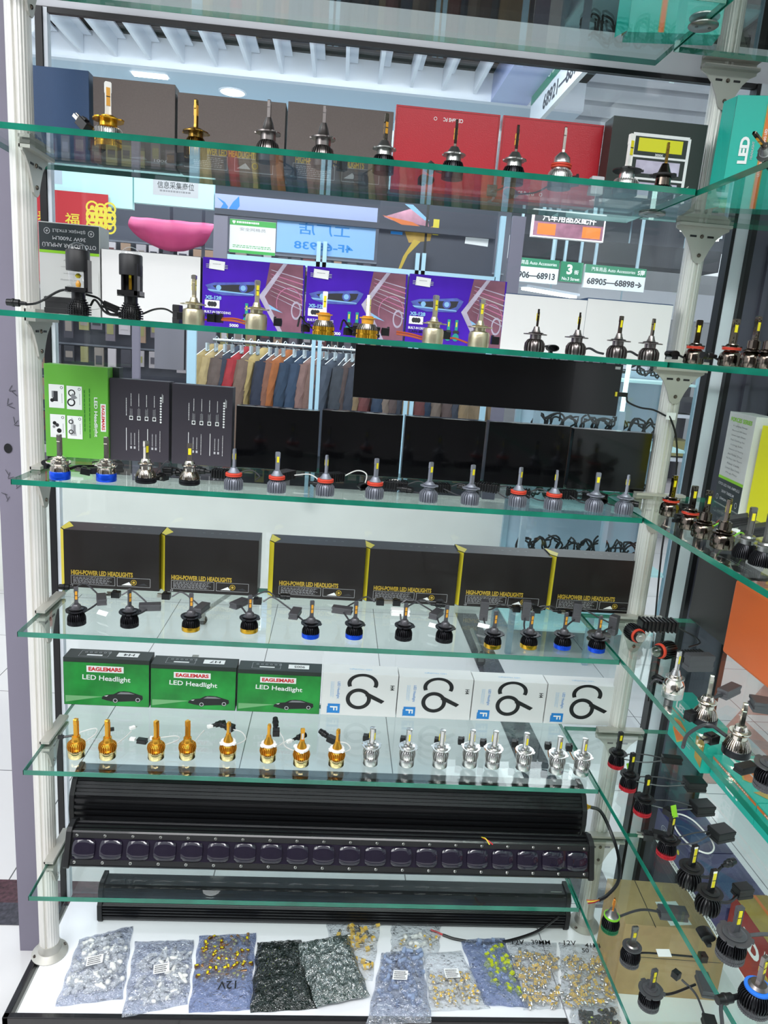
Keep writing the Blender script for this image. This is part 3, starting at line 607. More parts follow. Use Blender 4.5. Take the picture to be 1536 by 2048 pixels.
for i, (y0, y1) in enumerate(((-.093, -.262), (-.264, -.43), (-.432, -.60))):
    sidebox('red and ochre box on the lowest right-hand shelf, %s' % ('beside the violet box', 'in the middle of three', 'nearest the viewer')[i], 'F', 1.478, y0, y1, .125, .075, 'c_rred', redb, lambda a, w, d: (a.rect(w/2, d/2, w*.98, d*.97, 'c_ochre'), a.rect(w/2, d*.6, w*.98, d*.1, 'p_orange')))
# kraft cardboard box under the corner
t = thing('cardboard_box', 'plain brown cardboard box with a paper label under the lowest shelf at the corner', 'box', (1.35, .055, GZ), math.radians(-4))
MB().box((.115, .08, .1), (.25, .15, .20), 'c_kraft').build('body', t, bevel=.001)
MB().box((.06, .08, .2006), (.0015, .16, .0006), 'p_dkgray').box((.115, -.0004, .115), (.23, .0006, .001), 'p_dkgray').build('flap_seam', t)
a = Art((0, 0, .2), (1, 0, 0), (0, 1, 0)); a.rect(.12, .05, .055, .075, 'p_white', 8); a.lines(.12, .05, .04, .05, 5, 'p_gray', 8, 3); a.build(t, 'paper_label')
# ================================================================== HEADLIGHT BULBS
def S(*p): return [(r/1000, z/1000) for r, z in p]       # (radius, height) in millimetres
# each kind: lower ring, heat sink, neck, O-ring, collar, stem, blade
KINDS = {
 'd_black': dict(base=(18, 9, 'blackm'), sink=(S((18, 9), (17.6, 15), (15, 21), (12, 25)), 26, 'blackm'), neck=S((11, 25), (11, 29)), collar=('h4', 29, 20.5, 'blackm'), up=S((13, 31), (13, 33), (9, 34), (8.5, 39), (6, 42)), um='driverg', blade=(42, 78, 8.5, 3.2, 'driverg'), chip=(52, 17, 'amber')),
 'c_blue': dict(base=(18.5, 15, 'blue'), sink=(S((17.5, 15), (17, 21), (14, 27)), 34, 'chrome'), neck=S((12, 27), (12, 31)), collar=('petal', 31, 22, 'chrome'), up=S((16, 33), (16, 35), (12, 37), (12, 40), (6.5, 43)), um='chrome', blade=(43, 84, 8.5, 6, 'chrome'), chip=None),
 'c_chrome': dict(base=(20, 11, 'blackm'), sink=(S((19, 11), (18.5, 15), (16, 21), (12.5, 26)), 34, 'chrome'), neck=S((11.5, 26), (11.5, 32)), collar=('round', 36, 15, 'chrome'), up=S((10, 38), (9.5, 42), (7.5, 46)), um='chrome', blade=(44, 80, 10.5, 5, 'chrome'), chip=(58, 12, 'chip')),
 'c_gray': dict(base=None, sink=(S((17.5, 0), (18, 4), (18, 17), (15, 21), (10.5, 25)), 22, 'gray'), neck=S((9.5, 25), (10.5, 28)), collar=('h7', 31, 17.5, 'gray'), up=S((11, 33), (10, 36), (6, 40)), um='gray', blade=(39, 78, 9.5, 4, 'gray'), chip=(58, 11, 'chip')),
 'c_grayred': dict(base=None, sink=(S((17.5, 0), (18, 4), (18, 17), (15, 21), (10.5, 24)), 22, 'gray'), neck=S((9.5, 24), (12, 27)), oring=(15.5, 29, 6.5, 'redr'), collar=None, up=S((12, 33), (9.5, 36), (6, 42)), um='gray', blade=(40, 78, 9, 4, 'gray'), chip=(58, 11, 'chip')),
 'e_gold': dict(base=(17.2, 17, 'pgold'), sink=(S((17.5, 17), (18.8, 23), (18, 30), (13, 35)), 26, 'agold'), neck=S((10, 35), (8.6, 37), (8.6, 46), (7, 47)), collar=None, up=S((5, 46), (5, 48)), um='agold', blade=(46, 86, 9, 7, 'agold'), chip=None),
 'e_goldw': dict(base=(17.2, 17, 'pgold'), sink=(S((17.5, 17), (18.8, 23), (17, 30), (13, 34)), 26, 'agold'), neck=S((11, 34), (10, 38)), collar=('wing', 36, 15.5, 'white'), up=S((10.5, 40), (9.5, 45), (6, 51), (5, 58)), um='agold', blade=(56, 84, 9, 5, 'agold'), chip=None, chipw=(60, 14, 'silver')),
 'e_silver': dict(base=(16.5, 16, 'silver'), sink=(S((16, 16), (17.4, 21), (18.3, 27), (17.5, 33), (13, 38)), 20, 'silver'), neck=S((11, 38), (11, 42)), collar=('h4', 43, 20.5, 'silver'), up=S((15.5, 45), (15.5, 47), (10, 48), (9, 51), (5.2, 53)), um='silver', tube=(6.3, 52, 86, 'silver'), chip=(60, 15, 'chip')),
 'b_champ': dict(base=None, body=S((18.5, 0), (19, 3), (19, 21), (17.5, 26), (12, 28)), sink=None, bm='champ', neck=S((11, 28), (11, 34)), collar=('h4', 34, 21, 'champ'), up=S((9.5, 36), (9, 38), (7, 41), (5.5, 46)), um='champ', blade=(44, 84, 8.5, 5, 'champ'), chip=(58, 17, 'chip'), cap='satin'),
 'b_gold': dict(base=(20.5, 15, 'gold', 30), sink=(S((19.5, 15), (19.5, 18), (15, 26)), 30, 'satin'), neck=S((11, 26), (12, 36)), nm='amber', collar=('round', 36, 15.5, 'amber'), up=S((9, 38), (8, 40)), um='silver', blade=(39, 78, 9, 5, 'ceramic'), chip=(50, 20, 'chip')),
 'b_gun': dict(base=None, sink=(S((18.5, 0), (19.5, 5), (19, 15), (15, 21), (12, 23)), 18, 'gun'), neck=S((10.5, 23), (10.5, 31)), collar=('h4', 31, 21, 'gun'), up=S((10, 33), (9, 35), (6.5, 40), (5, 46)), um='gun', blade=(44, 78, 8, 3.5, 'dchrome'), chip=(57, 13, 'chip')),
 'r_chrome': dict(base=None, body=S((17, 0), (18.5, 2), (18.5, 17), (17, 23), (12, 27)), bm='dchrome', sink=(S((19.2, 2), (19.2, 15), (17, 20)), 12, 'dchrome'), neck=S((11.5, 27), (11.5, 32)), oring=(16, 31, 5, 'redr'), collar=('h7', 33.5, 17, 'dchrome'), up=S((11, 36), (10, 39)), um='dchrome', blade=(38, 82, 12, 5, 'dchrome'), chip=(59, 13, 'chip'), studs=1),
 'r_chrome2': dict(base=None, body=S((17, 0), (18.5, 2), (18.5, 17), (17, 23), (12, 27)), bm='dchrome', sink=(S((19.2, 2), (19.2, 15), (17, 20)), 12, 'dchrome'), neck=S((11, 27), (10.5, 45)), collar=('h7', 28, 19, 'dchrome'), up=S((8, 45), (8, 47)), um='dchrome', blade=(46, 86, 11, 5, 'dchrome'), chip=(62, 14, 'chip'), studs=1),
 'r_dark': dict(base=None, sink=(S((20, 0), (20.5, 6), (18, 15), (13, 23)), 40, 'blackm'), neck=S((11, 23), (11, 33)), nm='alud', collar=('h7', 31, 17, 'alud'), up=S((12, 34), (10, 37)), um='alud', blade=(37, 84, 11, 5, 'gun'), chip=(62, 12, 'chip')),
 'r_red': dict(base=(18, 9, 'red'), sink=(S((17.6, 9), (17.6, 14), (15, 24), (12, 28)), 30, 'blackm'), neck=S((11, 28), (11, 33)), collar=('h4', 33, 20, 'black'), up=S((12, 35), (11, 40), (7, 43)), um='black', blade=(42, 86, 11, 6, 'black'), chip=(66, 12, 'chip')),
 'r_black': dict(base=None, sink=(S((18, 0), (20.5, 8), (20.5, 18), (17, 26), (11, 31)), 20, 'black'), neck=S((11, 31), (11, 38)), collar=('round', 37, 21, 'blackp'), up=S((10, 40), (9, 42)), um='black', blade=(42, 82, 12.5, 5, 'black'), chip=(49, 27, 'chip'), chipbg='white'),
 'r_gunh4': dict(base=(20, 12, 'driverg'), sink=(S((20, 12), (20.5, 17), (19, 26), (13, 32)), 34, 'blackm'), neck=S((12, 32), (12, 37)), collar=('h4', 37, 24, 'driverg'), up=S((11, 40), (10, 44)), um='driverg', blade=(42, 86, 12.5, 5, 'driverg'), chip=(58, 22, 'chip')),
 'r_blueo': dict(base=(20, 9, 'driverg'), sink=(S((20, 9), (22, 18), (20, 27), (16, 31)), 36, 'blackm'), neck=S((14, 31), (14, 34)), oring=(17, 35, 4, 'bluer'), collar=None, up=S((13, 38), (10, 42)), um='gun', blade=(41, 84, 11, 5, 'gun'), chip=(60, 16, 'chip')),
 'r_green': dict(base=(16.5, 9, 'green'), sink=(S((16.5, 9), (17.3, 16), (15, 24), (12, 27)), 28, 'blackm'), neck=S((12, 27), (12, 29)), oring=(15, 31, 3.2, 'lime'), collar=None, up=S((13, 33), (9.5, 37), (6, 46)), um='alud', blade=(44, 70, 7, 3, 'copper'), chip=(56, 8, 'amber')),
 'r_gunh7': dict(base=(17.5, 10, 'driverg'), sink=(S((17.5, 10), (18.5, 17), (16.5, 26), (12, 30)), 32, 'blackm'), neck=S((12, 30), (12, 37)), collar=('round', 36, 17.5, 'driverg'), up=S((12, 39), (9, 42)), um='gun', blade=(41, 80, 12, 4, 'gun'), chip=(58, 9, 'chip')),
 'r_silver': dict(base=(19, 12, 'silver'), body=S((19, 12), (19.5, 24), (17, 30), (13, 36)), bm='chrome', sink=None, neck=S((13, 36), (11, 44)), collar=('round', 38, 17, 'silver'), up=S((9, 44), (8, 48), (6, 54)), um='silver', blade=(52, 90, 9, 4, 'silver'), chip=(66, 14, 'chip')),
 'a_gold': dict(base=(19, 13, 'gold', 34), sink=(S((19.5, 13), (19.8, 24), (18, 26)), 34, 'silver'), neck=S((15, 26), (13, 28), (13, 36)), nm='gold', collar=('h4', 36, 22, 'gold'), up=S((12, 38), (11, 42), (9, 43)), um='gold', blade=(42, 88, 9.5, 5, 'ceramic'), chip=(56, 24, 'amber')),
 'a_bronze': dict(base=None, sink=(S((17, 0), (17, 16), (14, 24), (12, 27)), 26, 'bronze'), neck=S((11, 27), (11, 34)), collar=('h4', 34, 19, 'bronze'), up=S((12, 36), (11, 39), (7, 41)), um='bronze', blade=(40, 80, 6.5, 3.5, 'bronze'), chip=(58, 14, 'amber')),
 'a_gray': dict(base=(17, 10, 'driverg'), sink=(S((18, 10), (18.5, 18), (16, 26), (12, 30)), 28, 'gun'), neck=S((11.5, 30), (11.5, 40)), collar=('h4', 40, 18.5, 'gun'), up=S((12, 42), (9, 46), (7, 54), (4, 62)), um='gun', blade=(54, 86, 6.5, 4, 'gun'), chip=None),
 'a_black': dict(base=(16.5, 8, 'blackm'), sink=(S((16.5, 8), (17, 18), (14, 25)), 26, 'blackm'), neck=S((12, 25), (11, 34)), nm='alud', collar=('h7', 34, 18, 'alud'), up=S((13, 36), (10, 40), (6, 46)), um='alud', blade=(44, 84, 6, 3.6, 'dchrome'), chip=(56, 16, 'amber')),
 'a_redo': dict(base=(18, 13, 'blackm'), sink=(S((18.5, 13), (18.5, 22), (15, 27)), 30, 'silver'), neck=S((12, 27), (12, 30)), oring=(15.5, 33, 6, 'redr'), collar=None, up=S((13, 37), (12, 45), (5, 52)), um='silver', blade=(50, 88, 5.5, 3.6, 'satin'), chip=None),
 'a_white': dict(base=(19, 11, 'blackm'), sink=(S((19.5, 11), (19.5, 19), (17, 23)), 30, 'silver'), neck=S((12, 23), (11, 35)), nm='silver', collar=('h4', 35, 22, 'blackp'), up=S((12, 37), (9, 41)), um='silver', blade=(40, 88, 9.5, 5, 'ceramic'), chip=(58, 20, 'chip')),
 'a_dark': dict(base=None, sink=(S((19, 0), (19, 12), (14, 18)), 22, 'black'), neck=S((12, 18), (11, 32)), nm='dchrome', collar=('h4', 32, 19, 'blackp'), up=S((11, 34), (8, 42), (5, 50)), um='dchrome', blade=(46, 80, 5.5, 3.5, 'bronze'), chip=None),
}
PC = {}
def collar_mb(kind, z, r, m):
    b = MB(); n = 72; pts = []
    for i in range(n):
        a = 2*PI*i/n; rr = r
        if kind == 'h4':
            for c in (PI/2, PI/2+2.25, PI/2-2.25):
                dd = abs((a-c+PI) % (2*PI)-PI)
                if dd < .2: rr = r*1.10
                elif dd < .30: rr = r*.9
        elif kind == 'h7': rr = r*(1.0 if (i//6) % 3 else .90)
        elif kind == 'petal': rr = r*(1+.10*math.cos(3*a)-.10*(i % 12 < 2))
        elif kind == 'wing': rr = r*(1.22 if min(abs((a-c+PI) % (2*PI)-PI) for c in (.4, 2.5, 4.6)) < .28 else 1)
        pts.append((rr*math.cos(a)/1000, rr*math.sin(a)/1000))
    b.prism(pts, .0019 if kind != 'wing' else .004, m, T(0, 0, z/1000-.0002))
    b.lathe([(r*.62/1000, z/1000+.0015), (r*.70/1000, z/1000+.0032), (r*.58/1000, z/1000+.0044)], m, 24)
    if kind in ('petal', 'wing'): b.lathe([(r*.8/1000, z/1000-.004), (r*.86/1000, z/1000-.001)], m, 24)
    return b
def proto(kind):
    """meshes of one kind of bulb, shared by all bulbs of that kind"""
    if kind in PC: return PC[kind]
    s = KINDS[kind]; out = []
    if s.get('base'):
        r, h, m = s['base'][:3]; b = MB(); r /= 1000; h /= 1000
        if kind in ('d_black', 'r_red', 'r_gunh4', 'r_gunh7', 'r_green', 'a_gold', 'b_gold', 'r_blueo'):
            g = 40 if kind != 'b_gold' else 30; pts = []
            for i in range(g*4): a = 2*PI*i/(g*4); q = r*(1 if i % 4 < 2 else .955); pts.append((q*math.cos(a), q*math.sin(a)))
            b.prism(pts, h*.42, m); b.lathe([(r*.94, h*.4), (r*.94, h*.6)], m, 32); b.prism(pts, h*.42, m, T(0, 0, h*.58))
        elif kind == 'c_chrome':
            b.lathe([(r*.93, 0), (r, h*.15), (r, h*.45), (r*.95, h*.5), (r, h*.55), (r, h*.9), (r*.9, h)], m, 36)
        else: b.lathe([(r*.97, 0), (r, h*.06), (r, h*.94), (r*.97, h)], m, 36)
        out.append(('base_ring', b.mesh('base_ring')))
    b = MB()
    if s.get('body'): b.lathe(s['body'], s['bm'], 40)
    if s.get('sink'):
        pr, n, m = s['sink']
        b.fins(pr, n, m, th=.0011 if n > 24 else (.0015 if n > 19 else .0021), r0=pr[0][0]*.5)
        b.lathe([(pr[0][0]*.72, pr[0][1])]+[(r*.72, z) for r, z in pr[1:]], m, 24)
    out.append(('heat_sink', b.mesh('heat_sink')))
    if s.get('oring'):
        r, z, h, m = s['oring']; r /= 1000; z /= 1000; h /= 1000
        out.append(('rubber_ring', MB().lathe([(r*.86, z-h*.55), (r, z-h*.45), (r*1.02, z-h*.1), (r*.9, z), (r*1.02, z+h*.1), (r, z+h*.45), (r*.85, z+h*.55)], m, 32).mesh('rubber_ring')))
    nm_ = s.get('nm') or (s['sink'][2] if s.get('sink') else s['bm'])
    b = MB().lathe(s['neck'], nm_, 24).lathe(s['up'], s['um'], 24)
    out.append(('neck', b.mesh('neck')))
    if s.get('collar'): out.append(('collar', collar_mb(*s['collar']).mesh('collar')))
    b = MB()
    if s.get('tube'):
        r, z0, z1, m = s['tube']; b.lathe([(r*.95/1000, z0/1000), (r*.95/1000, (z1-3)/1000), (r*1.05/1000, (z1-2.6)/1000), (r*1.05/1000, z1/1000-.0004), (r*.8/1000, z1/1000)], m, 20); tw = r*.9; z1_ = z1
        b.box((0, -r*.9/1000, (z0+z1)/2000), (r*1.1/1000, .001, .026), m)
    else:
        z0, z1, w_, t_, m = s['blade']; w_ /= 1000; t_ /= 1000; z0 /= 1000; z1_ = z1; z1 /= 1000; tw = t_*500
        H = z1-z0
        b.prism([(-w_*.5, 0), (w_*.5, 0), (w_*.42, H*.16), (w_*.42, H*.66), (w_*.5, H*.70), (w_*.5, H*.97), (w_*.36, H), (-w_*.36, H), (-w_*.5, H*.97), (-w_*.5, H*.70), (-w_*.42, H*.66), (-w_*.42, H*.16)], t_, m, T(0, t_/2, z0) @ RX(PI/2))
        b.box((w_*.36, -t_*.55, z0+H*.45), (w_*.12, t_*.25, H*.8), m); b.box((-w_*.36, -t_*.55, z0+H*.45), (w_*.12, t_*.25, H*.8), m)
        if s.get('studs'):
            for zz in (.12, .26, .8, .92): b.lathe([(w_*.16, 0), (w_*.16, .0012)], m, 8, T(0, -t_/2, z0+H*zz) @ RX(PI/2))
        if s.get('chipbg'): b.box((0, -t_*.52, z0+H*.55), (w_*.6, .0006, H*.78), 'white')
        if s.get('cap'): b.box((0, 0, z1-.004), (w_*1.05, t_*1.6, .006), s['cap'])
    out.append(('stem', b.mesh('stem')))
    ch = []
    c = s.get('chip') or s.get('chipw')
    if c:
        z, h, m = c; cw = .0042 if not s.get('tube') else .0036
        if s.get('blade') and s['blade'][2] > 9: cw = .0055
        for sg in (-1, 1):
            bb = MB().box((0, sg*(tw/1000+.0005), (z+h/2)/1000), (cw, .0012, h/1000), m)
            if h > 15: bb.box((0, sg*(tw/1000+.0009), (z+h/2)/1000), (cw*1.05, .0008, .0012), 'pcb')
            ch.append(bb.mesh('led_chip'))
    PC[kind] = (out, ch); return PC[kind]
def bulb(kind, label, loc, yaw=0, group=None, tilt=None, sc=1):
    out, ch = proto(kind)
    t = thing('headlight_bulb', label, 'bulb', loc, 0, group)
    for n, me in out:
        o = bpy.data.objects.new(n, me); COL.objects.link(o); o.parent = t
        o.rotation_euler.z = math.radians(yaw)
        if n == 'stem':
            for c in ch: q = bpy.data.objects.new('led_chip', c); COL.objects.link(q); q.parent = o
    if sc != 1: t.scale = (sc, sc, sc)
    return t
# --- leads, drivers and plugs that belong to a bulb; positions are relative to the bulb's foot (metres)
def lead(t, pts, m='cable', r=.0014, name='cable'): return MB().tube(pts, r, m).build(name, t)
def driver(t, c, size=(.045, .018, .014), rz=0, ry=0, style='metal', m=None, tagc=None):
    X = T(*c) @ RZ(math.radians(rz)) @ RY(math.radians(ry)); b = MB(); L, W_, H = size
    if style == 'fin':
        m = m or 'black'; b.box((0, 0, 0), (L, W_*.8, H*.8), m, X)
        for i in range(9): b.box((-L/2+L*(i+.5)/9, 0, 0), (L/18, W_, H), m, X)
    else:
        m = m or 'driverg'; b.box((0, 0, 0), (L*.94, W_, H), m, X); b.box((0, 0, H*.32), (L, W_*1.04, H*.3), m, X); b.box((0, 0, -H*.32), (L, W_*1.04, H*.3), m, X)
    b.build('driver_box', t, bevel=.0006)
def plug(t, c, rz=0, ry=0, style='h4', m='black'):
    X = T(*c) @ RZ(math.radians(rz)) @ RY(math.radians(ry)); b = MB()
    if style == 'h4':   # housing with three blades
        b.box((0, 0, 0), (.018, .016, .013), m, X); b.box((.003, 0, .0075), (.008, .010, .003), m, X); o = b.build('plug', t, bevel=.0006)
        for i, (dy, dz) in enumerate(((-.005, 0), (.005, 0), (0, .004))): MB().box((.014, dy, dz), (.011, .0012 if i < 2 else .005, .005 if i < 2 else .0012), 'satin', X).build('prong', o)
    elif style == 'oval':
        n = 24; P = [(.011*math.cos(2*PI*i/n), .0065*math.sin(2*PI*i/n)) for i in range(n)]
        Q = [(x*.8, y*.75) for x, y in P]
        for i in range(n):
            j = (i+1) % n
            b.add([(P[i][0], P[i][1], 0), (P[j][0], P[j][1], 0), (P[j][0], P[j][1], .018), (P[i][0], P[i][1], .018), (Q[j][0], Q[j][1], .018), (Q[i][0], Q[i][1], .018), (Q[j][0], Q[j][1], .006), (Q[i][0], Q[i][1], .006)], [(0, 1, 2, 3), (3, 2, 4, 5), (5, 4, 6, 7)], m, True, X @ RX(PI/2))
        b.prism(P, .006, m, X @ RX(PI/2)); b.box((0, 0, -.007), (.006, .010, .006), m, X)
        b.build('plug', t)
    elif style == 'round':
        b.lathe([(.003, -.012), (.004, -.002), (.0065, 0), (.0065, .008), (.0075, .009), (.0075, .012), (.0065, .013), (.006, .022), (.004, .022)], m, 16, X @ RY(PI/2)); b.build('plug', t)
    elif style == 'jst':
        b.box((0, 0, 0), (.012, .008, .006), m, X); o = b.build('plug', t, bevel=.0004)
        for d in (-.002, .002): MB().box((.0075, d, 0), (.005, .001, .001), 'satin', X).build('pin', o)
    elif style == 'block':
        b.box((0, 0, 0), (.014, .014, .014), m, X); b.box((-.005, 0, .0078), (.004, .010, .003), m, X); b.box((.0071, 0, 0), (.001, .010, .008), 'rubber', X); b.build('plug', t, bevel=.0008)
def rel(t, x, y, k, hz=.01): p = onz(x, y, zt(k)); return (p.x-t.location.x, p.y-t.location.y, hz)
def place(k, px, py, kind, label, yaw=0, dy=.0, group=None, sc=1, Y=None, **kw):
    r = .018
    if Y is None: p = onz(px, py, zt(k)); loc = (p.x, p.y+r+dy, zt(k))
    else: p = ony(px, py, Y); loc = (p.x, Y, zt(k))
    if k == 'A': sc *= 1.22; loc = (loc[0], Y+.055, loc[2])
    return bulb(kind, label, loc, yaw, group, sc=sc)
# ---------------- second shelf (A), seen from below through the glass
t = place('A', 197, 270, 'a_gold', 'gold and white headlight bulb with a big gold flange in front of the navy box', 25, Y=.06)
lead(t, [(-.016, .01, .02), (-.03, .02, .03), (-.034, .018, .035)], 'gold', .002); driver(t, (-.028, .035, .012), (.022, .018, .022), 30, 0, 'metal', 'black'); plug(t, (-.038, .01, .03), 160, -40)
t = place('A', 379, 275, 'a_bronze', 'slim bronze headlight bulb on the second shelf beside the gold-lettered boxes', 70, Y=.075)
driver(t, (-.035, .06, .008), (.04, .02, .014), -35, 0, 'metal', 'blackp'); lead(t, [(-.01, .015, .01), (-.02, .04, .008), (-.03, .055, .008)])
t = place('A', 529, 290, 'a_gray', 'steel-grey headlight bulb with narrow stem, left of the two steel-grey ones on the second shelf', 80, Y=.06)
lead(t, [(.014, .01, .008), (.035, .04, .004), (.03, .09, .004)]); driver(t, (.03, .11, .009), (.045, .018, .014), 80)
t = place('A', 643, 300, 'a_gray', 'steel-grey headlight bulb with narrow stem, right of the two steel-grey ones on the second shelf', 85, Y=.06)
lead(t, [(.016, .01, .01), (.025, .03, .012)]); plug(t, (.03, .04, .014), 20, 0, 'block')
t = place('A', 771, 305, 'a_black', 'silver-necked headlight bulb with yellow chip just left of the red boxes', 30, Y=.06)
lead(t, [(-.014, .01, .01), (-.03, .04, .004), (-.03, .08, .004)]); driver(t, (-.03, .1, .009), (.04, .018, .014), 75)
t = place('A', 915, 320, 'a_black', 'slim silver-stemmed headlight bulb with a black plug before the left red box', 85, Y=.055)
plug(t, (-.032, .02, .018), 190, -30, 'block'); lead(t, [(-.012, .012, .01), (-.024, .018, .014)]); plug(t, (-.04, .07, .012), 120, 0, 'oval')
t = place('A', 1041, 330, 'a_black', 'slim silver-stemmed headlight bulb with a thick neck before the right red box', 88, Y=.05)
lead(t, [(0, .015, .008), (-.005, .05, .004), (-.01, .08, .006)]); driver(t, (-.012, .10, .009), (.036, .016, .012), 80)
t = place('A', 1138, 338, 'a_redo', 'silver headlight bulb with a red rubber ring on the second shelf from the top', 88, Y=.05)
lead(t, [(-.01, .015, .008), (-.02, .06, .005), (-.045, .09, .005)]); plug(t, (-.055, .1, .01), 150, 0, 'oval')
t = place('A', 1275, 350, 'a_white', 'silver headlight bulb with white stem and black flange before the colour-panel box', 20, Y=.05)
plug(t, (-.075, .02, .018), 165, 10, 'block'); driver(t, (-.04, .02, .014), (.02, .016, .026), 0, 0, 'metal', 'p_lgray'); lead(t, [(-.014, .01, .01), (-.03, .015, .012), (-.066, .02, .015)])
t = place('A', 1351, 355, 'a_dark', 'black finned bulb with a thin bronze stem at the right end of the second shelf', 80, Y=.045)
plug(t, (.038, .01, .016), -20, -40, 'jst'); lead(t, [(.012, .01, .008), (.03, .01, .012)])
t = bulb('a_black', 'silver headlight bulb lying on the second right-hand shelf beside the teal box', (1.262, -.13, zt('A')+.02), 0); t.rotation_euler = (math.radians(70), 0, math.radians(-60))
driver(t, (.035, .0, .01), (.034, .02, .02), 30); lead(t, [(.012, .005, .01), (.02, .004, .014), (.028, .0, .012)])
# ---------------- third shelf (B), seen edge-on
def projector(px, label, clear):
    p = ony(px, 640, .062); t = thing('projector_bulb', label, 'bulb', (p.x, .062, zt('B')))
    b = MB(); pr = S((20, 0), (21.5, 6), (21, 14), (16, 24), (12, 30))
    b.lathe([(r*.84, z) for r, z in pr], 'black', 24)
    for i in range(26):
        for j in range(7):
            a = 2*PI*(i+.5*(j % 2)*0)/26; z = .002+.0042*j; r = .0215 if z < .014 else .0215-(z-.014)*.62
            b.box((r*.94, 0, z+.0012), (r*.14, .0026, .0026), 'black', RZ(a))
    b.build('heat_sink', t)
    MB().lathe(S((12, 30), (12, 41)), 'black', 24).build('neck', t)
    c = collar_mb('h4', 41, 24, 'black'); c.build('collar', t, rz=.3)
    b = MB().box((.013, 0, .070), (.006, .034, .056), 'black').box((-.013, .004, .070), (.004, .026, .05), 'black') if not clear else MB().box((.017, .0, .070), (.007, .022, .056), 'black').box((0, 0, .046), (.036, .032, .006), 'black')
    if not clear: b.box((0, .012, .070), (.034, .010, .054), 'blackp').box((0, 0, .047), (.04, .034, .008), 'black')
    b.build('body_frame', t)
    if clear:
        MB().lathe(S((9, 50), (15, 56), (17, 66), (17.5, 78)), 'lens', 20).build('clear_reflector', t)
        MB().lathe(S((4, 50), (5, 56), (2, 62)), 'amber', 10).lathe(S((3, 66), (6, 70), (2, 74)), 'chip', 8).build('led_chip', t)
    else: MB().box((0, -.002, .070), (.005, .004, .034), 'gold').box((0, -.0045, .078), (.004, .002, .010), 'chip').build('led_chip', t)
    MB().lathe(S((20, 78), (20.5, 80), (20.5, 112), (19, 114)), 'blackp', 36).build('lens_barrel', t)
    pr = [(.0165*math.cos(a*PI/16), .113+.014*math.sin(a*PI/16)) for a in range(0, 8)]
    MB().lathe(pr, 'lens', 28).lathe(S((16, 112), (16, 113)), 'chrome', 24).build('lens', t)
    return t
t = projector(158, 'tall black projector bulb with clear ribbed middle before the upside-down printed box', True)
driver(t, (-.048, .045, .016), (.05, .03, .03), 0, 0, 'metal', 'blackp'); lead(t, [(-.01, .02, .045), (-.04, .02, .042), (-.075, .01, .018), (-.095, .0, .012)], 'black', .0022); plug(t, (-.105, .0, .014), 180, 0, 'round')
lead(t, [(.018, .01, .02), (.03, .0, .03), (.05, .0, .008), (.08, .01, .006)], 'black', .0022)
t = projector(262, 'tall all-black projector bulb with a glass dome before the blank white box', False)
lead(t, [(-.018, .01, .01), (-.04, .005, .008), (-.055, .02, .025), (-.07, .03, .035), (-.095, .03, .04)], 'black', .0022); driver(t, (-.045, .03, .02), (.03, .014, .014), 15, 20, 'metal', 'black')
lead(t, [(.018, .01, .012), (.04, .01, .022), (.06, .01, .024), (.078, .01, .016)], 'black', .0018); plug(t, (.088, .01, .014), 10, 0, 'block')
for i, (px, yw, lb) in enumerate(((387, 85, 'champagne headlight bulb seen edge-on beside the blank white box'), (512, 20, 'champagne headlight bulb before the leftmost violet box'), (866, 25, 'champagne headlight bulb left of two before the rightmost violet box'), (957, 10, 'champagne headlight bulb right of two before the rightmost violet box'))):
    t = place('B', px, 645+i*12, 'b_champ', lb, yw, Y=.06, sc=1.05)
    if i == 0: driver(t, (-.032, .02, .016), (.012, .03, .032), 0, 0, 'metal', 'blackp'); plug(t, (.04, .02, .014), 170, 0, 'block'); lead(t, [(.016, .01, .01), (.03, .02, .012)], 'cabler', .0015)
    if i == 1: lead(t, [(-.018, .01, .008), (-.04, .012, .012), (-.07, .015, .012)], 'cabler', .0018); lead(t, [(-.018, .012, .012), (-.04, .016, .016), (-.07, .018, .014)], 'cabler', .0018); plug(t, (-.08, .016, .014), 170, 0, 'block'); plug(t, (.036, .02, .016), 0, 0, 'block')
    if i == 2: lead(t, [(-.018, .01, .006), (-.04, .012, .01), (-.065, .015, .012)], 'cabler', .0018); lead(t, [(-.018, .012, .010), (-.04, .016, .014), (-.065, .018, .016)], 'cabler', .0018); plug(t, (-.085, .018, .014), 180, 0, 'block'); driver(t, (-.12, .02, .012), (.05, .02, .02), 0, 0, 'metal', 'black')
    if i == 3: lead(t, [(-.018, .01, .006), (-.04, .012, .012), (-.05, .015, .012)], 'cabler', .0018); plug(t, (-.06, .02, .016), 200, 0, 'h4'); plug(t, (.034, .02, .014), 0, 0, 'block')
for i, (px, lb) in enumerate(((647, 'gold and white headlight bulb before the middle violet box, left of the pair'), (734, 'gold and white headlight bulb before the middle violet box, right of the pair'))):
    t = place('B', px, 660, 'b_gold', lb, 0 if i == 0 else 70, Y=.055)
    lead(t, [(-.018, .012, .008), (-.035, .02, .02), (-.045, .02, .03), (-.05, .03, .012)], 'black', .0018); plug(t, (-.035, .03, .01), 200, 0, 'block')
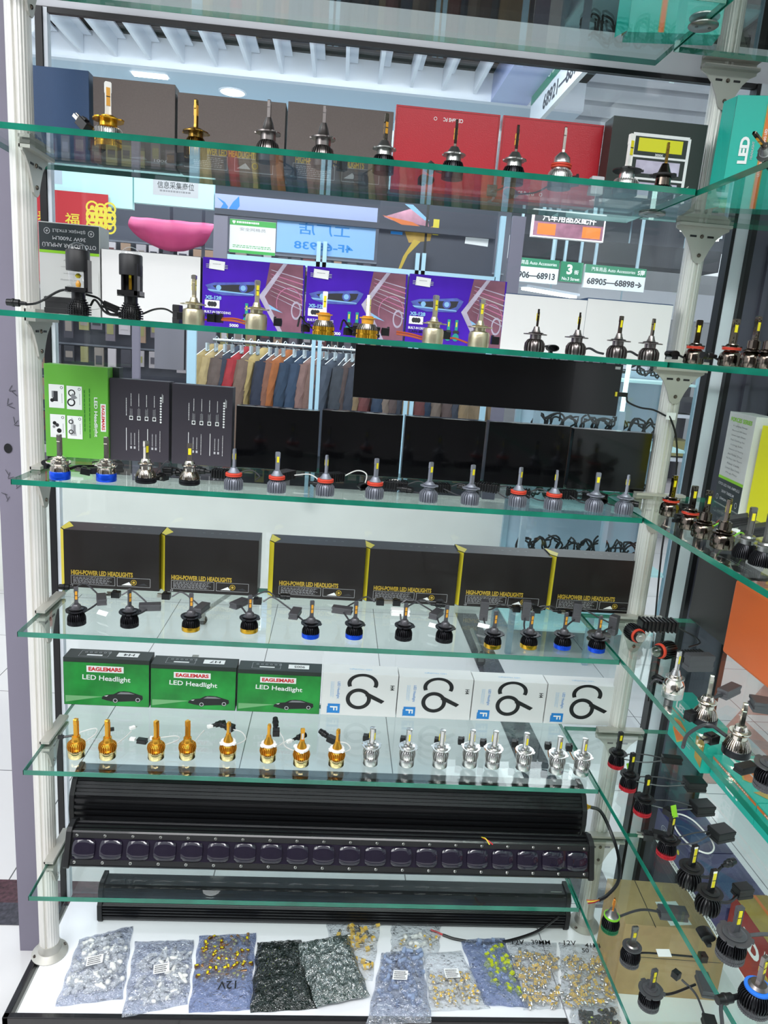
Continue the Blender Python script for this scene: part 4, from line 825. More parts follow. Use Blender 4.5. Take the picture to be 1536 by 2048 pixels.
for i, (px, yw, lb) in enumerate(((1068, 80, 'gunmetal headlight bulb, leftmost of four before the pair of blank white boxes'), (1151, 75, 'gunmetal headlight bulb, second of four before the pair of blank white boxes'), (1234, 15, 'gunmetal headlight bulb with a dark stem, third of four before the blank white boxes'), (1299, 40, 'gunmetal bulb with a pale forked stem, last of four before the white boxes'))):
    t = place('B', px, 700, 'b_gun', lb, yw, Y=.05)
    if i in (1, 2): lead(t, [(.018, .012, .010), (.032, .014, .014), (.048, .016, .008), (.062, .018, .006)], 'cable', .0022)
    if i == 0: lead(t, [(.018, .012, .010), (.032, .014, .012), (.044, .016, .006)], 'cable', .002); plug(t, (.038, .02, .009), 0, 0, 'oval')
for i, (px, kd, lb) in enumerate(((1390, 'r_chrome', 'dark chrome bulb with red ring, left one on the third right-hand shelf'), (1463, 'r_chrome', 'dark chrome bulb with red ring, right one on the third right-hand shelf'), (1506, 'r_chrome2', 'dark chrome bulb with a long neck before the printed box on the third right-hand shelf'), (1538, 'r_chrome2', 'dark chrome bulb cut by the right picture edge on the third right-hand shelf'))):
    p = onx(px, 700, 1.262+.012*i); t = bulb(kd, lb, (p.x, p.y, zt('B')), 15*i-10)
    if i < 2: plug(t, (-.032+.002*i, .01, .016), 200, 0, 'oval' if i == 0 else 'round'); lead(t, [(-.014, .01, .01), (-.024, .01, .014)], 'black', .002)
# ---------------- fourth shelf (C)
t = place('C', 113, 961, 'c_blue', 'chrome headlight bulb with bright blue foot, left of the two on the fourth shelf', 80)
plug(t, (-.036, .03, .022), 170, 0, 'oval'); lead(t, [(-.014, .012, .02), (-.026, .02, .024), (-.034, .028, .022)], 'black', .002); driver(t, (.062, .085, .012), (.055, .035, .018), 25, 0, 'metal', 'blackp'); lead(t, [(.014, .012, .018), (.024, .03, .02), (.04, .07, .014)], 'black', .003)
t = place('C', 207, 965, 'c_blue', 'chrome headlight bulb with bright blue foot, right of the two on the fourth shelf', 85)
plug(t, (-.045, .02, .012), 195, -12, 'h4'); lead(t, [(-.01, .02, .016), (-.02, .06, .02), (-.035, .03, .014)], 'black', .0022); driver(t, (-.025, .035, .012), (.034, .014, .012), 30, 0, 'metal', 'blackp')
t = place('C', 287, 968, 'c_chrome', 'chrome headlight bulb with a black foot before the data-sheet boxes, left of two', 60)
lead(t, [(.012, .015, .012), (.034, .02, .04), (.04, .025, .03), (.032, .03, .012)], 'cable', .0012); driver(t, (.034, .03, .018), (.018, .016, .016), 0, 0, 'metal', 'black')
t = place('C', 375, 972, 'c_chrome', 'chrome headlight bulb with a black foot before the data-sheet boxes, right of two', 5)
lead(t, [(-.014, .02, .012), (-.03, .035, .022), (-.05, .03, .022), (-.055, .02, .006)], 'black', .0022); plug(t, (-.034, .035, .014), 20, 0, 'round'); plug(t, (-.055, .02, .007), 250, 0, 'h4')
cg = [(464, 982, 'c_grayred', 80, 'grey finned bulb with red ring, leftmost of the grey bulbs on the fourth shelf'), (551, 988, 'c_grayred', 18, 'grey finned bulb with red ring, second of the grey bulbs on the fourth shelf'),
      (649, 994, 'c_grayred', 75, 'grey finned bulb with red ring before the looped white cable on the fourth shelf'), (749, 1000, 'c_grayred', 40, 'grey finned bulb with red ring, rightmost of the first four on the fourth shelf'),
      (858, 1007, 'c_gray', 40, 'grey finned bulb without ring, left of the middle pair on the fourth shelf'), (942, 1012, 'c_gray', 35, 'grey finned bulb without ring, right of the middle pair on the fourth shelf'),
      (1038, 1016, 'c_grayred', 45, 'grey finned bulb with red ring before the fourth glossy black box'), (1110, 1022, 'c_grayred', 80, 'grey finned bulb with red ring and thin stem beside the wide-stemmed grey bulb'),
      (1193, 1026, 'c_gray', 0, 'grey finned bulb with a wide slotted stem before the last glossy black box'), (1253, 1031, 'c_gray', 55, 'grey finned bulb at the right end of the front part of the fourth shelf')]
for i, (px, py, kd, yw, lb) in enumerate(cg):
    t = place('C', px, py, kd, lb, yw); s_ = (-1)**i
    dz, rz = ((.012, -15), (.018, 60), (.02, 35), (.014, 100), (.012, -8), (.012, 10), (.018, -25), (.012, -12), (.014, 5), (.012, 20))[i]
    dx = (-.03, .008, .012, -.002, -.058, -.052, -.045, -.05, -.035, -.03)[i]
    driver(t, (dx, .085, dz), (.05, .026, .018), rz, 0, 'fin')
    lead(t, [(0, .018, .012), (dx*.3, .05, .006), (dx*.8, .075, dz)], 'cable', .0013)
    lead(t, [(dx+.02, .09, dz), (dx+.05, .10, .034 if i == 2 else .02), (dx+.07, .085, .03 if i == 2 else .012), (dx+.065, .06, .008)], 'cablew' if i in (1, 2, 3) else 'cable', .0013)
    if i in (2, 5, 8): plug(t, (dx+.06, .05, .014), 20, 0, 'oval')
    elif i % 2: plug(t, (dx+.062, .06, .010), -30, 0, 'round')
    else: plug(t, (dx-.04, .09, .014), 160, 0, 'round')
cr = [(1345, 1035, 'r_chrome', 20, 'dark chrome bulb with red ring nearest the corner post on the fourth right-hand shelf'), (1385, 1062, 'r_chrome', 12, 'dark chrome bulb with red ring, second from the corner post on the fourth right-hand shelf'),
      (1413, 1080, 'r_chrome2', 10, 'dark chrome bulb with long neck behind its taller neighbour on the fourth right-hand shelf'), (1453, 1102, 'r_chrome2', 40, 'dark chrome bulb with long neck before the white printed box on the fourth right-hand shelf'),
      (1501, 1121, 'r_dark', 5, 'black finned bulb with a silver neck before the yellow box'), (1536, 1137, 'r_dark', 5, 'black finned bulb with a silver neck at the right picture edge')]
for i, (px, py, kd, yw, lb) in enumerate(cr):
    t = place('C', px, py, kd, lb, yw, sc=1.0)
    if i < 2: plug(t, (.028-.05*i, .012, .018), 80, 0, 'oval'); lead(t, [(.01-.02*i, .012, .01), (.02-.036*i, .014, .016)], 'black', .002)
    if i in (2, 3): lead(t, [(.014, .01, .01), (.035, .03, .016), (.06, .06, .02)], 'red', .0012); lead(t, [(.014, .01, .012), (.04, .02, .024), (.07, .05, .012)], 'lime', .0014); driver(t, (.09, .06, .02), (.05, .04, .018), -30, -20, 'metal', 'p_dgreen' if 0 else 'blackp')
    if i == 3: plug(t, (.05, .05, .02), 100, 0, 'jst', 'white')
# ---------------- fifth shelf (D)
dsh = [(147, 1254, 0, 'base', 'all-black bulb at the left end of the fifth shelf'), (254, 1258, 0, 'base', 'all-black bulb with a long grey driver box, second from the left on the fifth shelf'),
       (378, 1266, 1, '', 'black bulb with a gold foot, left of the first gold-footed pair on the fifth shelf'), (496, 1269, 1, '', 'gold-footed black bulb, right of the first gold-footed pair on the fifth shelf'),
       (620, 1280, 2, '', 'black bulb with a blue foot, left of the middle blue-footed pair on the fifth shelf'), (708, 1281, 2, '', 'black bulb with a blue foot, right of the middle blue-footed pair on the fifth shelf'),
       (808, 1284, 0, '', 'all-black bulb beside a white label box right of the middle blue-footed pair'), (890, 1288, 0, '', 'all-black bulb with a small white tag right of the middle of the fifth shelf'),
       (988, 1300, 1, '', 'black bulb with a gold foot, left of the right-hand gold-footed pair on the fifth shelf'), (1061, 1301, 1, '', 'black bulb with a gold foot, right of the right-hand gold-footed pair on the fifth shelf'),
       (1129, 1302, 2, '', 'black bulb with a blue foot, left of the last blue-footed pair on the fifth shelf'), (1198, 1308, 2, '', 'black bulb with a blue foot at the corner end of the fifth shelf')]
for v_, m_ in (('d_gold', 'gold'), ('d_blue', 'blue')):
    KINDS[v_] = dict(KINDS['d_black']); KINDS[v_]['base'] = (18, 9, m_)
ddr = [((203, 1207, 40), (-70, 0)), ((300, 1222, 12), (12, 0)), ((403, 1225, 80), (75, 0)), ((478, 1215, 40), (60, 0)), ((590, 1235, 70), (80, 0)), ((684, 1228, 8), (-12, 0)),
       ((872, 1236, 0), (-25, 0)), ((935, 1262, 0), (-15, 0)), ((966, 1240, 0), (80, 0)), ((1050, 1240, 0), (80, 0)), ((1151, 1243, 0), (75, 0)), ((1226, 1258, 0), (48, 0))]
for i, (px, py, v, _, lb) in enumerate(dsh):
    t = place('D', px, py, ('d_black', 'd_gold', 'd_blue')[v], lb, 20 if i != 1 else 60)
    if i == 7: dpx, dpy, rz = 872, 1236, 60
    elif i == 6: dpx, dpy, rz = 800, 1232, 0
    else: (dpx, dpy, _2), (rz, _3) = ddr[i]
    c = rel(t, dpx, dpy, 'D', .010 if i not in (8, 9, 10) else .024)
    if i == 6: driver(t, c, (.042, .02, .014), 0, 0, 'metal', 'white')
    else: driver(t, c, (.045, .019, .014) if i not in (8, 9, 10, 11) else (.020, .018, .045), rz, 0)
    if i == 11: pass
    lead(t, [(0, .017, .012), (c[0]*.5, c[1]*.6+.01, .006), (c[0], c[1], .008)], 'cable', .002)
    # second lead runs back to a plug by the boxes
    side = (-1, -1, -1, 1, -1, 1, 1, -1, 1, 1, -1, -1)[i]
    e = (c[0]+side*.075, min(c[1]+.055, .235-t.location.y), .012)
    lead(t, [c, (c[0]+side*.025, c[1]+.035, .014), (c[0]+side*.055, e[1]+.004, .022), e], 'driverg' if i in (1, 2, 4, 7, 9) else 'cable', .0018)
    plug(t, (e[0]+side*.012, e[1], .013), 0 if side > 0 else 180, 0, 'h4' if i % 3 else 'round')
    if i in (0, 7, 8):
        q = rel(t, (205, 0, 0, 0, 0, 0, 0, 868, 966)[i], (1237, 0, 0, 0, 0, 0, 0, 1262, 1262)[i], 'D', .012)
        tg = MB().box((0, 0, 0), (.026, .010, .0006), 'p_white', T(*q) @ RZ(-.5) @ RX(.8)); tg.build('paper_tag', t)
# right-hand D: two projector-like fog bulbs lying down, then upright ones
def lying(px, py, rz, label, hzz=.02):
    p = onz(px, py, zt('D')); t = thing('fog_lamp_bulb', label, 'bulb', (p.x, p.y, zt('D')+.0195), rz)
    X = RX(PI/2)
    MB().fins(S((17, -22), (19, -14), (19, 2), (15, 8)), 22, 'black', .002, .006, X).lathe(S((15, -22), (16, 2), (12, 8)), 'black', 24, X).build('heat_sink', t)
    MB().lathe(S((15, 8), (16, 10), (16, 13), (15, 15)), 'redr', 28, X).build('rubber_ring', t)
    MB().lathe(S((13, 14), (13, 20)), 'black', 24, X).lathe(S((11, 20), (11, 22)), 'chrome', 24, X).build('barrel', t)
    MB().lathe([(.0105*math.cos(a*PI/14), .022+.009*math.sin(a*PI/14)) for a in range(7)], 'lens', 20, X).build('lens', t)
    return t
t = lying(1268, 1284, math.radians(8), 'black lens bulb with red ring lying on the fifth shelf, facing the viewer')
driver(t, (.085, .05, .0), (.085, .035, .026), -6, 0, 'fin'); lead(t, [(.015, .01, 0), (.03, .02, -.01), (.05, .045, 0)], 'black', .0025); lead(t, [(.12, .04, 0), (.15, .01, -.01), (.14, -.03, -.01), (.1, -.05, -.01)], 'black', .002)
t = lying(1325, 1318, math.radians(-68), 'black lens bulb with red ring lying on the fifth shelf, turned left')
t2 = t; driver(t, (.045, .03, .0), (.06, .03, .024), 80, 0, 'fin')
t = place('D', 1352, 1402, 'r_silver', 'silver polished bulb with a black oval plug on the fifth right-hand shelf', 30)
c = rel(t, 1392, 1352, 'D', .022); driver(t, (c[0], c[1], .03), (.055, .02, .034), 6, 0, 'metal', 'driverg'); plug(t, rel(t, 1310, 1362, 'D', .008), 20, 0, 'oval'); lead(t, [(-.01, .016, .02), (-.02, .03, .018), (-.035, .02, .012)], 'cable', .002); lead(t, [(.01, .014, .02), (.03, .02, .02)], 'cable', .002)
KINDS['r_nick'] = dict(KINDS['c_chrome']); KINDS['r_nick']['chip'] = None; KINDS['r_nick']['blade'] = (44, 82, 7, 5, 'chrome')
t = place('D', 1417, 1455, 'r_nick', 'nickel bulb with ribbed heat sink and black foot beside the teal box, farther one', 70, sc=1.08)
c = rel(t, 1450, 1408, 'D', .02); driver(t, (c[0], c[1], .022), (.05, .018, .016), 35, 0, 'metal', 'driverg'); lead(t, [(0, .018, .018), (.01, .03, .02), (c[0]-.015, c[1]-.01, .02)], 'cable', .0028); plug(t, rel(t, 1380, 1445, 'D', .012), 200, 0, 'block')
t = place('D', 1483, 1520, 'r_nick', 'nickel bulb with ribbed heat sink and black foot beside the teal box, nearer one', 75, sc=1.08)
c = rel(t, 1530, 1450, 'D', .03); driver(t, (c[0], c[1], .03), (.06, .03, .018), -15, 0, 'metal', 'driverg'); lead(t, [(-.01, .014, .02), (-.02, .05, .018), (-.06, .03, .012), (-.085, -.005, .01)], 'cable', .0028); plug(t, rel(t, 1424, 1490, 'D', .01), 200, 0, 'h4')
t = place('D', 1548, 1590, 'r_gunh4', 'black finned bulb with grey foot cut off at the right edge, fifth shelf', 20)
driver(t, rel(t, 1490, 1545, 'D', .008), (.035, .016, .012), 20, 0, 'metal', 'blackp')
# ---------------- sixth shelf (E)
eg = [(147, 1521, 'e_gold'), (210, 1523, 'e_gold'), (308, 1524, 'e_gold'), (371, 1523, 'e_gold'), (453, 1524, 'e_goldw'), (534, 1528, 'e_goldw'), (601, 1537, 'e_goldw'), (672, 1538, 'e_goldw')]
lbE = ['gold bulb at the left end of the sixth shelf', 'gold bulb with a white connector behind, second from the left on the sixth shelf', 'gold bulb with the black and white plug to its left on the sixth shelf', 'gold bulb, rightmost of the four without white collars on the sixth shelf',
       'gold bulb with white collar, first of four from the left on the sixth shelf', 'gold bulb with white collar under the rightmost green box, second of four', 'gold bulb with white collar and a bright chip on its stem, third of four', 'gold bulb with white collar beside the silver bulbs, last of four']
for i, (px, py, kd) in enumerate(eg):
    t = place('E', px, py, kd, lbE[i], (80, 75, 60, 50, 70, 75, 10, 60)[i])
    if i == 0: lead(t, [(.010, .014, .022), (.03, .03, .035), (.02, .06, .03), (-.01, .06, .02), (-.02, .055, .015)], 'cablew', .0012); lead(t, [(-.02, .055, .015), (-.045, .05, .012)], 'black', .0025); plug(t, (-.05, .05, .012), 180, 0, 'jst', 'blackp')
    if i == 1: lead(t, [(.012, .014, .02), (.022, .04, .02), (.03, .07, .02)], 'cablew', .0012); plug(t, (.028, .085, .02), 40, 0, 'jst', 'white'); plug(t, (-.015, .075, .02), 200, 0, 'jst', 'black')
    if i == 2: lead(t, [(.012, .014, .02), (.04, .03, .025), (.03, .05, .022), (-.01, .045, .018)], 'cablew', .0012); plug(t, (-.018, .045, .018), 180, 0, 'jst', 'white'); driver(t, (-.04, .042, .012), (.022, .012, .01), -10, 0, 'metal', 'black'); plug(t, (-.062, .048, .012), 170, 0, 'jst', 'white')
    if i == 3: lead(t, [(.010, .014, .022), (.015, .05, .02), (.022, .075, .02)], 'cablew', .0014); plug(t, (.032, .09, .022), 30, 0, 'jst', 'white'); plug(t, (.044, .098, .022), 30, 0, 'round')
    if i == 4: lead(t, [(.012, .014, .02), (.032, .04, .02), (.02, .07, .02), (.0, .08, .02)], 'cablew', .0012); plug(t, (-.018, .09, .022), 150, 0, 'round'); driver(t, (-.008, .086, .022), (.02, .014, .014), -30, 0, 'metal', 'black')
    if i == 5: lead(t, [(.012, .014, .018), (.03, .04, .02), (.018, .08, .02)], 'cablew', .0012); plug(t, (.008, .095, .026), 100, -20, 'round'); driver(t, (.010, .082, .018), (.018, .015, .015), 95, 0, 'metal', 'black')
    if i == 6: lead(t, [(-.012, .014, .02), (-.035, .03, .02), (-.04, .05, .02), (-.02, .06, .02)], 'cablew', .0014); plug(t, (-.012, .07, .02), 40, 0, 'round'); plug(t, (-.03, .055, .02), 40, 0, 'jst', 'white')
    if i == 7: lead(t, [(.012, .014, .018), (.03, .03, .02), (.02, .05, .022), (-.005, .055, .02)], 'cablew', .0014); plug(t, (-.022, .07, .026), 140, -10, 'round'); driver(t, (-.01, .062, .022), (.025, .014, .014), -40, 0, 'metal', 'black')
es = [(741, 1536), (814, 1538), (881, 1540), (941, 1539), (987, 1541), (1049, 1545), (1116, 1552), (1166, 1556)]
for i, (px, py) in enumerate(es):
    t = place('E', px, py, 'e_silver', 'polished silver bulb, %s from the left of eight on the sixth shelf' % ('first', 'second', 'third', 'fourth', 'fifth', 'sixth', 'seventh', 'last')[i], (60, 10, 75, 65, 80, 10, 15, 10)[i])
    q = ((731, 1478), (805, 1482), (873, 1484), (920, 1484), (964, 1488), (1027, 1489), (1093, 1494), (1135, 1497))[i]
    c = rel(t, q[0], q[1]+18, 'E', .02); plug(t, (c[0], c[1], .026), 170, 0, 'block'); lead(t, [(-.004, .016, .012), (-.006, .04, .012), (c[0], c[1]-.004, .02)], 'copper', .0012)
er = [(1237, 1541, 'r_red', 10, 'red-footed bulb nearest the corner post, first of four on the right-hand run', (1340, 1522, .018)), (1261, 1587, 'r_red', 12, 'black bulb with red foot, second of four on the sixth right-hand shelf', (1385, 1572, .02)),
      (1291, 1637, 'r_red', 10, 'black bulb with red foot, third of four on the sixth right-hand shelf', (1400, 1620, .022)), (1340, 1722, 'r_red', 25, 'red-footed bulb with a lime tag, last of four on the right-hand run', (1438, 1672, .022)),
      (1385, 1785, 'r_black', 15, 'black bulb with a white-backed chip and mushroom heat sink, farther of the two', None), (1423, 1838, 'r_black', 10, 'black bulb with a white-backed chip and mushroom heat sink, nearer of the two', None),
      (1471, 1932, 'r_gunh4', 10, 'dark grey bulb with a wide round flange before the red boxes', None), (1520, 2040, 'r_blueo', 30, 'black ribbed bulb with a bright blue ring in the lower right corner', None)]
for i, (px, py, kd, yw, lb, dr) in enumerate(er):
    t = place('E', px, py, kd, lb, yw, sc=1.0 if i < 6 else 1.08)
    if dr:
        c = rel(t, dr[0], dr[1]+14, 'E', dr[2]); driver(t, (c[0], c[1], .022), (.042, .03, .022) if i else (.045, .016, .016), -8+8*i, 0, 'metal', 'black')
        lead(t, [(.012, .012, .012), (c[0]*.5, c[1]*.5, .012), (c[0]-.02, c[1], .018)], 'driverg', .0014); lead(t, [(.01, .014, .02), (c[0]*.5, c[1]*.5+.01, .026), (c[0]-.02, c[1]+.004, .022)], 'cable', .0014)
        if i in (1, 3): MB().box((0, 0, 0), (.010, .0008, .026), 'p_lime', T(.012 if i == 1 else -.002, .03 if i == 1 else -.004, .03 if i == 1 else .095) @ RY(-.3)).build('lime_tag', t)
        if i == 3: plug(t, (-.035, .012, .03), 170, 0, 'h4'); driver(t, (-.015, .012, .032), (.024, .014, .014), -20, 0, 'metal', 'black')
        if i == 2: plug(t, (.05, -.01, .012), -60, 0, 'h4')
    elif i in (4, 5): lead(t, [(.016, .006, .014), (.045, .01, .010), (.075, .03, .014)], 'black', .0028); plug(t, (.088, .036, .016), 25, 0, 'round' if i == 4 else 'block'); (i == 5) and driver(t, (.078, .03, .016), (.03, .02, .02), 10, 0, 'metal', 'black')
    elif i == 6: lead(t, [(.018, .006, .03), (.06, .01, .03), (.1, .01, .02)], 'driverg', .0028); plug(t, (-.03, .01, .02), 180, 0, 'oval')
    else: lead(t, [(-.016, .01, .012), (-.045, .0, .01), (-.06, -.03, .006)], 'cable', .0026); plug(t, (-.03, .005, .012), 190, 0, 'round')
# lime tagged white cable ring on the purple boxes side
t = thing('cable_coil', 'pale cable coiled behind the lime-tagged red-footed bulb', 'cable', (1.335, -.14, zt('E')))
MB().tube([(.03*math.cos(a/8*2*PI), .06*math.sin(a/8*2*PI), .002+.0006*a) for a in range(9)], .0016, 'cablew').build('cable', t)
# ---------------- lowest shelf (F)
t = place('F', 1225, 1872, 'r_green', 'black bulb with green ring and green foot over the brown cardboard box', 60, sc=1.12)
c = rel(t, 1330, 1840, 'F', .015); driver(t, (c[0], c[1], .014), (.055, .024, .018), -6); lead(t, [(.014, .01, .018), (c[0]*.5, c[1]*.5+.012, .022), (c[0]-.025, c[1], .016)], 'cable', .0024)
t = place('F', 1265, 1940, 'r_gunh7', 'dark grey bulb with a flat pale stem above the cardboard box on the lowest shelf', 5, sc=1.1)
c = rel(t, 1390, 1925, 'F', .012); lead(t, [(.016, .008, .014), (.05, .012, .010), (c[0]-.01, c[1], .012)], 'black', .0018); plug(t, (c[0], c[1], .012), 0, 0, 'block'); MB().box((.068, .012, .012), (.026, .014, .0008), 'p_white', RX(.3)).build('paper_tag', t)
t = place('F', 1304, 2028, 'r_gunh7' if 0 else 'r_gunh4', 'blue-black bulb with a spiked flange nearest the front on the lowest shelf', 15, sc=.98)
c = rel(t, 1400, 1980, 'F', .014); lead(t, [(.016, .008, .02), (.05, .012, .016), (c[0]-.01, c[1], .014)], 'black', .0026); driver(t, (c[0]+.01, c[1]+.0, .014), (.05, .024, .018), 80, 0, 'metal', 'driverg')
t = thing('driver_module', 'dark driver box with a thick black plug lying between bulbs at the lower right', 'driver box', (1.345, -.30, zt('F')))
driver(t, (0, 0, .01), (.05, .022, .018), 78, 0, 'metal', 'blackp'); lead(t, [(0, .025, .012), (.004, .07, .014), (-.01, .10, .016)], 'cable', .0022); plug(t, (-.016, .112, .016), 120, 0, 'block'); lead(t, [(0, -.025, .012), (.0, -.05, .008)], 'cable', .0022)
# ================================================================== LIGHT BARS
D('barb', '18181b', rough=.32, metal=.3, coat=.2); D('smoke', '221d2c', rough=.07, coat=.5); D('bolt', 'c8c6c2', rough=.25, metal=1)
def xprism(poly, x0, x1, m, b=None, X=None):     # poly in (y, z), extruded along x
    b = b or MB(); n = len(poly)
    vs = [(x0, y, z) for y, z in poly]+[(x1, y, z) for y, z in poly]
    b.add(vs, [tuple(range(n)), tuple(range(2*n-1, n-1, -1))]+[(i, n+i, n+(i+1) % n, (i+1) % n) for i in range(n)], m, X=X); return b
def ribbed(arc, back, n, depth):
    """arc: smooth front outline (y,z) list; returns outline with n grooves"""
    L = [0]
    for a, b in zip(arc, arc[1:]): L.append(L[-1]+math.dist(a, b))
    def at(s):
        for i in range(len(arc)-1):
            if s <= L[i+1]+1e-9: t = (s-L[i])/(L[i+1]-L[i]); a, b = arc[i], arc[i+1]; return (a[0]+(b[0]-a[0])*t, a[1]+(b[1]-a[1])*t), ((b[1]-a[1]), -(b[0]-a[0]))
        return arc[-1], (1, 0)
    out = []
    for i in range(n):
        for f, g in ((.0, 0), (.42, 0), (.5, 1), (.92, 1)):
            (y, z), nn = at(L[-1]*(i+f)/n); q = math.hypot(*nn) or 1
            out.append((y+nn[0]/q*depth*g, z+nn[1]/q*depth*g))
    return out+[arc[-1]]+back
def endcap(poly, x, sx, m='blackp'):
    cy = sum(p[0] for p in poly)/len(poly); cz = sum(p[1] for p in poly)/len(poly)
    return xprism([(cy+(y-cy)*1.04, cz+(z-cz)*1.04) for y, z in poly], min(x, x+sx*.012), max(x, x+sx*.012), m)
# rear bar, its ribbed back turned to the viewer
t = thing('light_bar', 'long black light bar with ribbed curved back, upper one behind the lens bar', 'light bar', (.65, .235, zt('F')))
arc = [(.012, .002), (-.026, .008), (-.042, .035), (-.045, .075), (-.040, .108), (-.020, .136), (.010, .146)]
back = [(.035, .146), (.04, .13), (.04, .01), (.03, .002)]
L_, R_ = .03-.65, 1.252-.65
xprism(ribbed(arc, back, 13, .005), L_, R_, 'barb').build('ribbed_housing', t)
endcap(arc+back, L_, -1).build('end_cap', t, bevel=.001); endcap(arc+back, R_, 1).build('end_cap', t, bevel=.001)
MB().lathe(S((5, 0), (5, 5), (7, 6), (7, 12), (5, 13), (4, 20)), 'gold', 12, T(R_+.012, -.01, .10) @ RY(PI/2)).build('cable_gland', t)
MB().tube([(R_+.030, -.01, .10), (R_+.055, -.02, .095), (R_+.075, -.05, .06), (R_+.080, -.10, .03), (R_+.06, -.16, .012), (R_+.02, -.20, .006), (R_-.005, -.215, .005)], .0042, 'black').build('cable', t)
for i, m_ in enumerate(('cabler', 'p_yel', 'red')): MB().tube([(R_-.003, -.215, .005), (R_-.02, -.218-.003*i, .006), (R_-.035, -.216-.005*i, .005)], .0013, m_).build('wire_end', t)
# front bar with lenses
t = thing('light_bar', 'long black light bar with a row of square lenses on the lowest front shelf', 'light bar', (.65, .13, zt('F')))
L_, R_ = .052-.65, 1.246-.65
faceP = [(-.040, .002), (-.014, .070)]
poly = [(-.038, .0), (-.042, .006), (-.016, .072), (-.012, .074)]
arc = [(-.012, .074), (.010, .078), (.028, .070), (.036, .05)]
xprism([(-.038, 0), (-.041, .005), (-.015, .071)]+ribbed(arc, [(.036, .01), (.03, 0)], 6, .003), L_, R_, 'barb').build('housing', t)
cap = [(-.040, -.001), (-.044, .006), (-.018, .074), (-.010, .080), (.012, .083), (.034, .072), (.040, .05), (.040, .008), (.034, 0)]
endcap(cap, L_, -1).build('end_cap', t, bevel=.001); endcap(cap, R_, 1).build('end_cap', t, bevel=.001)
FX = T(0, -.0425, .005) @ RX(-math.atan2(.026, .066))      # local frame of the lens face: x along, z up the face, -y out
MB().box((0, .0005, .009), (R_-L_-.004, .003, .011), 'blackp', FX).box((0, .0005, .066), (R_-L_-.004, .003, .011), 'blackp', FX).build('bezel', t)
MB().box((0, .002, .0375), (R_-L_-.010, .002, .048), 'smoke', FX).build('lens_panel', t)
nl = 20
for i in range(nl):
    x = L_+.03+(R_-L_-.06)*i/(nl-1)
    b = MB(); g = 7; w_, h_ = .0245, .0205; vs = []; fs = []
    for a in range(g+1):
        for c in range(g+1):
            u, v = a/g*2-1, c/g*2-1; r = max(0, 1-(abs(u)**4+abs(v)**4)*.5); k = 1-.10*(u*u*v*v)
            vs.append((x+u*w_*k, .0005-.009*r**.6, .0375+v*h_*k))
    for a in range(g):
        for c in range(g): fs.append((a*(g+1)+c, (a+1)*(g+1)+c, (a+1)*(g+1)+c+1, a*(g+1)+c+1))
    b.add(vs, fs, 'smoke', True, FX); lo = b.build('lens', t)
    MB().box((x, .001, .055), (.026, .002, .0015), 'p_dkgray', FX).build('lens_divider', lo)
nb = 20
for i in range(nb):
    x = L_+.012+(R_-L_-.024)*i/(nb-1)
    for z in (.009, .066): MB().lathe([(.0034, 0), (.0034, .0012), (.002, .0024)], 'bolt', 10, FX @ T(x, -.001, z) @ RX(PI/2)).build('bolt', t)
MB().tube([(.34, -.01, .082), (.35, -.025, .086), (.36, -.03, .08)], .0013, 'p_red').build('wire', t); MB().tube([(.338, -.008, .082), (.344, -.022, .089), (.352, -.032, .081)], .0013, 'p_yel').build('wire', t)
# bar on the base board
t = thing('light_bar', 'long black light bar lying on the white base below the lowest front shelf', 'light bar', (.65, .275, GZ))
L_, R_ = .072-.65, 1.275-.65
arc = [(-.018, .001), (-.026, .012), (-.026, .05), (-.020, .056)]
xprism(ribbed(arc, [(-.016, .060), (-.016, .085), (-.006, .098), (.030, .100), (.032, .09), (.032, .0)], 7, .003), L_, R_, 'barb').build('ribbed_housing', t)
cap = [(-.020, 0), (-.029, .012), (-.029, .052), (-.020, .062), (-.019, .087), (-.008, .102), (.034, .103), (.034, 0)]
endcap(cap, L_, -1).build('end_cap', t, bevel=.001); endcap(cap, R_, 1).build('end_cap', t, bevel=.001)
MB().box((R_-.025, -.019, .092), (.03, .0004, .012), 'p_white', RX(-.2)).build('sticker', t)
MB().tube([(R_-.02, -.03, .05), (R_-.09, -.05, .015), (R_-.20, -.075, .005), (R_-.29, -.065, .004), (R_-.33, -.05, .004)], .0035, 'black').build('cable', t)
MB().tube([(R_-.325, -.052, .004), (R_-.345, -.042, .005), (R_-.36, -.036, .006)], .0022, 'p_red').build('wire_end', t)
# hanging black display panel
p0 = ony(708, 742, .30); p1 = ony(1238, 780, .30)
t = thing('led_screen', 'wide thin black panel hanging behind the glass under the third shelf', 'panel', ((p0.x+p1.x)/2, .30, 1.076))
w_ = p1.x-p0.x
MB().box((0, 0, .058), (w_, .010, .116), 'c_gloss').build('panel', t, bevel=.001)
MB().box((w_/2-.012, -.0055, .108), (.012, .0006, .006), 'p_white').build('sticker', t)
MB().box((w_/2+.006, -.004, .05), (.024, .012, .010), 'black').box((w_/2-.006, -.006, .05), (.008, .006, .010), 'p_yel').build('plug', t)
pts = [(w_/2+.018, -.005, .046), (w_/2+.022, -.008, .034), (w_/2+.05, -.012, .024), (w_/2+.075, -.03, .022), (w_/2+.098, -.045, .012)]
pp = [onx(x, y, 1.30) for x, y in ((1337, 832), (1350, 880), (1350, 930), (1346, 965))]
for x, y in ((1337, 832), (1350, 870), (1352, 920), (1345, 990), (1322, 1100), (1295, 1400)):
    q = ony(x, y, .25); pts.append((q.x-t.location.x, .25-.30-.004, q.z-t.location.z))
MB().tube(pts, .0022, 'black').build('cable', t)
q = ony(1340, 832, .25); MB().box((q.x-t.location.x, .25-.305, q.z-t.location.z), (.022, .001, .016), 'p_white', None).build('tape', t)
